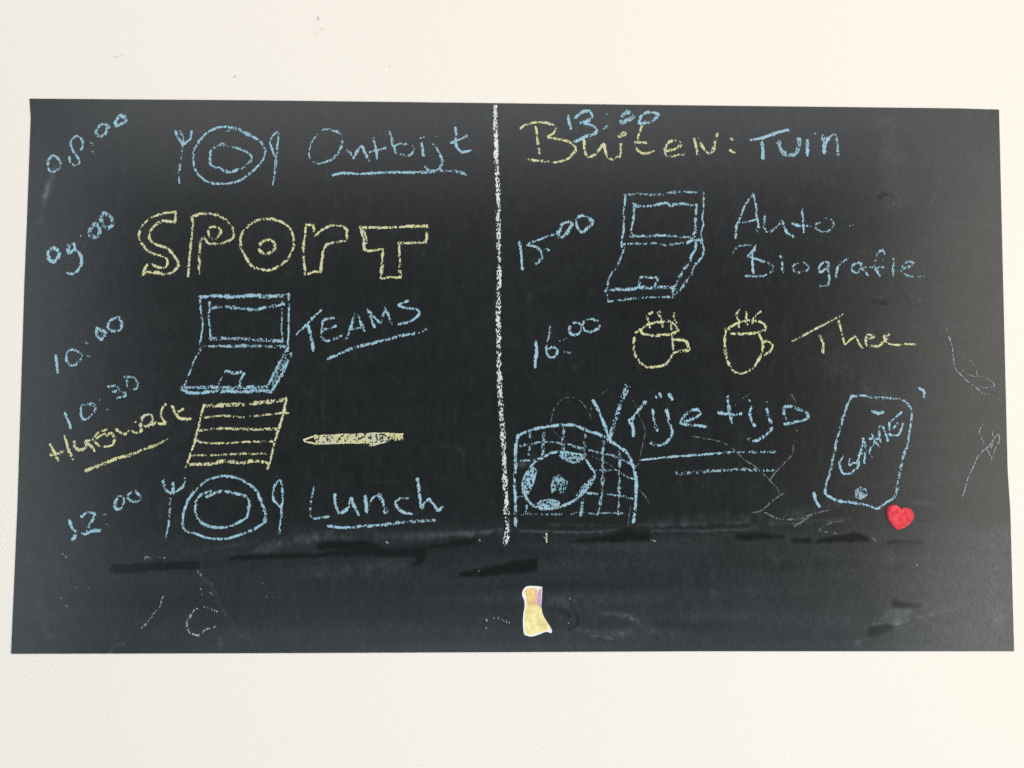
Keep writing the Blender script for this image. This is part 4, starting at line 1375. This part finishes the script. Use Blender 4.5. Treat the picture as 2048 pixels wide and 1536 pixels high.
def chalk_material(name, full, thin):
    m, nt, b = material(name)
    pr = ramp(nt, attribute(nt, "body"), 0.0, 0.70)
    v = coords(nt)
    k = node(nt, 'ShaderNodeMath', operation='MULTIPLY_ADD')
    nt.links.new(noise(nt, 140.0, 2, 0.6, v), k.inputs[0])
    k.inputs[1].default_value = 0.7
    k.inputs[2].default_value = -0.35
    s = node(nt, 'ShaderNodeMath', operation='ADD', use_clamp=True)
    nt.links.new(pr, s.inputs[0])
    nt.links.new(k.outputs[0], s.inputs[1])
    lum = 0.25 * full[0] + 0.65 * full[1] + 0.10 * full[2]
    worn = tuple(0.55 * lum * 0.85 + 0.45 * f for f in full[:3]) + (1,)
    pale = mix(nt, ramp(nt, noise(nt, 55.0, 2, 0.6, v), 0.46, 0.66), full, worn)      # where the stick skidded
    thick = mix(nt, ramp(nt, attribute(nt, "pressure"), 0.35, 1.0), tuple(0.58 * f for f in full[:3]) + (1,), pale)
    c = mix(nt, s.outputs[0], thin, thick)
    nt.links.new(c, b.inputs['Base Color'])
    b.inputs['Roughness'].default_value = 0.95
    b.inputs['Specular IOR Level'].default_value = 0.1
    return m


CHALKS = {
    "blue": chalk_material("blue_chalk", (0.298, 0.485, 0.565, 1), (0.105, 0.135, 0.148, 1)),
    "yellow": chalk_material("yellow_chalk", (0.635, 0.580, 0.290, 1), (0.190, 0.176, 0.110, 1)),
    "white": chalk_material("white_chalk", (0.780, 0.770, 0.740, 1), (0.120, 0.118, 0.114, 1)),
    "pale": chalk_material("pale_chalk", (0.330, 0.327, 0.322, 1), (0.170, 0.170, 0.170, 1)),
    "pink": chalk_material("pink_chalk", (0.480, 0.365, 0.380, 1), (0.230, 0.190, 0.200, 1)),
    "faint": chalk_material("grey_chalk", (0.190, 0.188, 0.185, 1), (0.090, 0.090, 0.090, 1)),
    "grime": chalk_material("wall_grime", (0.680, 0.600, 0.520, 1), (0.740, 0.650, 0.560, 1)),
}

# ---------------------------------------------------------------- the wall
def build_wall():
    W0, W1, Z0, Z1, T = -1.6, 1.6, -1.25, 1.15, 0.1
    nx, nz = 65, 49
    X, Z = np.meshgrid(np.linspace(W0, W1, nx), np.linspace(Z0, Z1, nz))
    V = np.stack([X.ravel(), np.zeros(X.size), Z.ravel()], 1)
    B = V.copy(); B[:, 1] = T
    idx = np.arange(nx * nz).reshape(nz, nx)
    front = np.stack([idx[:-1, :-1], idx[:-1, 1:], idx[1:, 1:], idx[1:, :-1]], -1).reshape(-1, 4)
    back = front[:, ::-1] + nx * nz
    ring = np.concatenate([idx[0, :-1], idx[:-1, -1], idx[-1, :0:-1], idx[:0:-1, 0]])
    nxt = np.roll(ring, -1)
    side = np.stack([nxt, ring, ring + nx * nz, nxt + nx * nz], 1)
    me = mesh_from_arrays("wall", np.vstack([V, B]), np.vstack([front, back, side]))
    w = mesh_obj("wall", me, wall_material())
    tag(w, "smooth cream painted wall", None, None, "structure")
    scuffs = [
        [("line", 3.0, .30, .18, [(-209.5, 368), (-207.0, 362), (-207.5, 357)]), ("line", 5.5, .22, .22, [(-212, 352), (-207, 354), (-203, 355.5)])],
        [("line", 2.2, .32, .2, [(-417, 322.6), (-408, 325.2)])],
        [("line", 4.0, .26, .26, [(-293, 304), (-290, 305)])],
        [("line", 2.0, .45, .3, [(-138, 319), (-135.5, 318.2), (-134, 316.5)])],
        [("line", 2.0, .3, .3, [(-488, -299), (-487, -300)])],
    ]
    for s in [[q] for g in scuffs for q in g]:
        mesh_obj("scuff", deposit_mesh("scuff", s, 0.02), CHALKS["grime"], w)
    return w


build_wall()

# ---------------------------------------------------------------- the board
board = empty("chalkboard", None, (0, 0, -0.2784))
tag(board, "dark chalkboard foil on the cream wall, covered in a chalk day plan", "chalkboard")


def on_board(o):
    """Parent to the board, keeping the mesh where its table puts it."""
    o.parent = board
    o.matrix_parent_inverse.identity()
    o.location = (0, 0, 0.2784)
    return o


TOP = [(-500.1, 278.4), (-271.1, 279.3), (-8.5, 279.2), (244.9, 279.2), (455.0, 279.2), (499.9, 278.4)]
BOTTOM = [(-499.9, -278.4), (-260.6, -278.4), (-6.8, -278.0), (181.7, -277.6), (500.1, -278.4)]
LEFT = [(-500.1, 278.4), (-498.2, 258.2), (-498.4, 158.8), (-498.9, 90.4), (-498.5, -137.9), (-499.9, -278.4)]
RIGHT = [(499.9, 278.4), (499.2, 99.3), (498.6, -98.3), (500.2, -136.9), (500.1, -278.4)]


def smooth_step(e0, e1, x):
    t = np.clip((x - e0) / (e1 - e0), 0, 1)
    return t * t * (3 - 2 * t)


def dust_glare_field(X, Z, nx, nz):
    cell = 1000.0 / nx
    n1 = blurred_noise(nx, nz, 2.0 / cell, 3.0 / cell, 21)
    n2 = blurred_noise(nx, nz, 9 / cell, 14 / cell, 22)
    n3 = blurred_noise(nx, nz, 45 / cell, 40 / cell, 23)
    n4 = blurred_noise(nx, nz, 60 / cell, 4 / cell, 24)          # sideways wipes
    n5 = blurred_noise(nx, nz, 1.3 / cell, 7.0 / cell, 25)         # upright grain of the foil
    fleck = np.clip(n1 * 0.7 + n5 * 0.7 - 1.5, 0, 1.5)
    base = 0.036 + 0.0065 * n1 + 0.0045 * n5 + 0.002 * n2 + 0.004 * n3 + 0.003 * n4 + 0.016 * fleck
    low = smooth_step(-146, -166, Z + 3 * n2 + 2 * n3 - 0.01 * X)   # never wiped down with the rest
    low = low * (0.45 + 0.55 * smooth_step(-330, 60, X))
    base = base + low * (0.064 + 0.016 * n4 + 0.010 * n3 + 0.006 * n2)
    right = smooth_step(210, 540, X)  # greyer to the right: dust, plus edge glare put into the colour
    base = base + right * (0.080 + 0.006 * n2 + 0.006 * n4) + smooth_step(330, 520, X - 0.35 * (Z + 200)) * low * 0.17  # lower right corner lightened further, its glare painted in with the dust
    dust_glare = np.clip(base, 0.01, 1)
    wiped = np.zeros_like(dust_glare)
    for v, w, pts in DUST:
        P = np.array(pts)
        pad = 12 + w
        sel = (X > P[:, 0].min() - pad) & (X < P[:, 0].max() + pad) & (Z > P[:, 1].min() - pad) & (Z < P[:, 1].max() + pad)
        x, z = X[sel] + 0.5 * n1[sel] + 0.5 * n2[sel], Z[sel] + 0.4 * n1[sel] + 0.4 * n2[sel]
        if w == 0:
            ring = [(0, 0), (0.9, 0), (-0.9, 0), (0, 0.9), (0, -0.9), (1.3, 1.3), (-1.3, 1.3), (1.3, -1.3), (-1.3, -1.3)]
            m = np.mean([inside([tuple(p) for p in pts], x + a, z + b) for a, b in ring], axis=0)
        else:
            C = catmull(pts, 1.5)
            d = np.full(x.shape, 1e9)
            for a, b in zip(C[:-1], C[1:]):
                ab = b - a
                t = np.clip(((x - a[0]) * ab[0] + (z - a[1]) * ab[1]) / max(1e-9, (ab ** 2).sum()), 0, 1)
                d = np.minimum(d, np.hypot(x - a[0] - t * ab[0], z - a[1] - t * ab[1]))
            wn = 0.5 * w * (1 + 0.06 * n2[sel])
            m = (1 - smooth_step(wn - 0.8, wn + 0.8, d)) if v < 0 else np.exp(-(d / (0.55 * wn + 0.3)) ** 2 * 0.5)
        g = np.clip(1 + 0.35 * n1[sel] + 0.2 * n2[sel], 0.2, 2)
        if v < 0:
            wiped[sel] = np.maximum(wiped[sel], -v * m)
            dust_glare[sel] = dust_glare[sel] * (1 + v * m * np.clip(0.90 + 0.06 * n4[sel] + 0.05 * n1[sel], 0.4, 0.98))
        else:
            dust_glare[sel] = dust_glare[sel] + v * m * g * 0.17
    return np.clip(dust_glare, 0.004, 1), wiped


def build_board():
    nx, nz = 860, 479
    u, v = np.meshgrid(np.linspace(0, 1, nx), np.linspace(0, 1, nz))
    def along(tab, axis, t, lo, hi):
        T = np.array(tab); k = T[:, axis]; o = np.argsort(k)
        return np.interp(lo + (hi - lo) * t, k[o], T[o, 1 - axis])
    zb, zt = along(BOTTOM, 0, u, -500, 500), along(TOP, 0, u, -500, 500)
    xl, xr = along(LEFT, 1, v, -278.4, 278.4), along(RIGHT, 1, v, -278.4, 278.4)
    X = xl + (xr - xl) * u
    Z = zb + (zt - zb) * v
    dust_glare, wiped = dust_glare_field(X, Z, nx, nz)
    wave = 0.10 * blurred_noise(nx, nz, 60, 60, 31)
    V = np.stack([X.ravel(), -(BOARD_FRONT + wave.ravel() * 0.3), Z.ravel()], 1) * MM
    idx = np.arange(nx * nz).reshape(nz, nx)
    front = np.stack([idx[:-1, :-1], idx[:-1, 1:], idx[1:, 1:], idx[1:, :-1]], -1).reshape(-1, 4)
    sheet = mesh_obj("writing_surface", mesh_from_arrays("writing_surface", V, front, {"dust_glare": dust_glare, "wiped": wiped}, smooth=True), board_material())
    on_board(sheet)
    ring = np.concatenate([idx[0, :-1], idx[:-1, -1], idx[-1, :0:-1], idx[:0:-1, 0]])
    n = len(ring)
    F = V[ring]; Bk = F.copy(); Bk[:, 1] = -0.00005
    a = np.arange(n); b = np.roll(a, -1)
    rim = mesh_obj("cut_edge", mesh_from_arrays("cut_edge", np.vstack([F, Bk]), np.stack([b, a, a + n, b + n], 1)), edge_material())
    on_board(rim)


build_board()

# ---------------------------------------------------------------- chalk writing and drawings
layer = 0
for part_name, label, colour, subs in CHALK:
    part = empty(part_name)
    on_board(part)
    tag(part, label)
    for sub_name, strokes in subs:
        me = deposit_mesh(sub_name, strokes, BOARD_FRONT + 0.10 + 0.004 * layer)
        mesh_obj(sub_name, me, CHALKS[colour], part)
    layer += 1


# ---------------------------------------------------------------- felt heart
def build_heart():
    out = catmull(HEART + [HEART[0]], 0.5)[:-1]
    c = np.array([386.5, -143.0])
    n, rings = len(out), 26
    T = 2.6
    V, F = [], []
    for r in range(rings + 1):
        s = 1 - (r / rings) ** 1.4
        p = c + (out - c) * 0.97 * max(s, 0.0)
        edge = np.hypot(*(out - c).T) * (1 - s)              # distance inside the rim
        h = T * np.sqrt(np.clip(1 - (1 - np.clip(edge / 1.1, 0, 1)) ** 2, 0, 1)) * 0.45 + T * 0.55
        fib = np.array([math.sin(q[0] * 5.1 + 2 * math.sin(q[1] * 0.9)) * 0.5 + math.sin(q[0] * 11.3 + 3 * math.sin(q[1] * 1.7 + q[0])) * 0.5 for q in p])
        h = h + 0.13 * fib * np.clip(edge / 0.6, 0, 1)
        V.append(np.stack([p[:, 0], -(BOARD_FRONT + 0.25 + h), p[:, 1]], 1))
    V.append(np.stack([out[:, 0], np.full(n, -(BOARD_FRONT + 0.12)), out[:, 1]], 1))
    a = np.arange(n); b = np.roll(a, -1)
    for r in range(rings):
        F.append(np.stack([a + r * n, b + r * n, b + (r + 1) * n, a + (r + 1) * n], 1))
    base = (rings + 1) * n
    F.append(np.stack([b, a, a + base, b + base], 1))
    V = np.vstack(V) * MM
    area = np.sum(out[:, 0] * np.roll(out[:, 1], -1) - np.roll(out[:, 0], -1) * out[:, 1])
    faces = np.vstack(F)
    if area < 0:
        faces = faces[:, ::-1]
    origin = np.array([386.5 * MM, -BOARD_FRONT * MM, -157 * MM])
    m, nt, bs = material("red_felt")
    v = coords(nt, (1.0, 1.0, 0.28))
    f1 = noise(nt, 800.0, 3, 0.65, v)
    f2 = noise(nt, 260.0, 2, 0.5, coords(nt))
    k = node(nt, 'ShaderNodeMath', operation='MULTIPLY')
    nt.links.new(f1, k.inputs[0]); nt.links.new(f2, k.inputs[1])
    c2 = mix(nt, ramp(nt, k.outputs[0], 0.10, 0.42), (0.50, 0.022, 0.034, 1), (0.95, 0.085, 0.100, 1))
    nt.links.new(c2, bs.inputs['Base Color'])
    bs.inputs['Roughness'].default_value = 0.9
    bs.inputs['Specular IOR Level'].default_value = 0.15
    bs.inputs['Sheen Weight'].default_value = 0.25
    bump(nt, bs, f1, 0.5, 0.0004)
    o = mesh_obj("felt_heart", mesh_from_arrays("felt_heart", V - origin, faces, smooth=True), m)
    o.location = origin
    tag(o, "small red felt heart stuck on the chalkboard below the drawn smartphone", "heart")


build_heart()


# ---------------------------------------------------------------- plain die-cut sticker
def slab(name, pts, y0, y1, mat, parent):
    """Flat piece with the given outline, from stand-off y0 to y1 (mm), rim slightly rounded."""
    out = catmull(pts + [pts[0]], 0.8)[:-1]
    if np.sum(out[:, 0] * np.roll(out[:, 1], -1) - np.roll(out[:, 0], -1) * out[:, 1]) < 0:
        out = out[::-1]
    n = len(out)
    t = np.roll(out, -1, 0) - np.roll(out, 1, 0)
    nrm = np.stack([-t[:, 1], t[:, 0]], 1) / np.hypot(*t.T)[:, None]
    e = min(0.25, (y1 - y0) * 0.6)
    rings = [(out, y0), (out, y1 - e), (out + nrm * e, y1)]
    verts = [(p[0] * MM, -y * MM, p[1] * MM) for P, y in rings for p in P]
    faces = [(r * n + i, r * n + (i + 1) % n, (r + 1) * n + (i + 1) % n, (r + 1) * n + i) for r in range(2) for i in range(n)]
    faces.append([2 * n + i for i in range(n)])
    me = bpy.data.meshes.new(name)
    me.from_pydata(verts, [], faces)
    me.update()
    return mesh_obj(name, me, mat, parent)


def printed(name, c1, c2, scale):
    m, nt, b = material(name)
    c = mix(nt, ramp(nt, noise(nt, scale, 2, 0.5, coords(nt)), 0.35, 0.65), c1, c2)
    nt.links.new(c, b.inputs['Base Color'])
    b.inputs['Roughness'].default_value = 0.42
    return m


def build_sticker():
    s = empty("sticker", None, (0.018, 0, -0.263))
    tag(s, "small white-edged sticker with plain yellow print low on the chalkboard", "sticker")
    f = BOARD_FRONT
    parts = [
        slab("backing", STICKER["backing"], f + 0.12, f + 1.02, printed("sticker_white", (0.76, 0.72, 0.66, 1), (0.80, 0.77, 0.72, 1), 60), s),
        slab("yellow_print", STICKER["yellow"], f + 1.00, f + 1.08, printed("sticker_yellow", (0.70, 0.50, 0.19, 1), (0.86, 0.73, 0.33, 1), 150), s),
        slab("golden_print", STICKER["golden"], f + 1.04, f + 1.12, printed("sticker_gold", (0.58, 0.33, 0.14, 1), (0.82, 0.55, 0.20, 1), 200), s),
        slab("pink_print", STICKER["pink"], f + 1.08, f + 1.16, printed("sticker_pink", (0.72, 0.38, 0.38, 1), (0.45, 0.20, 0.46, 1), 260), s),
    ]
    for o in parts:
        o.location = (-0.018, 0, 0.263)


build_sticker()
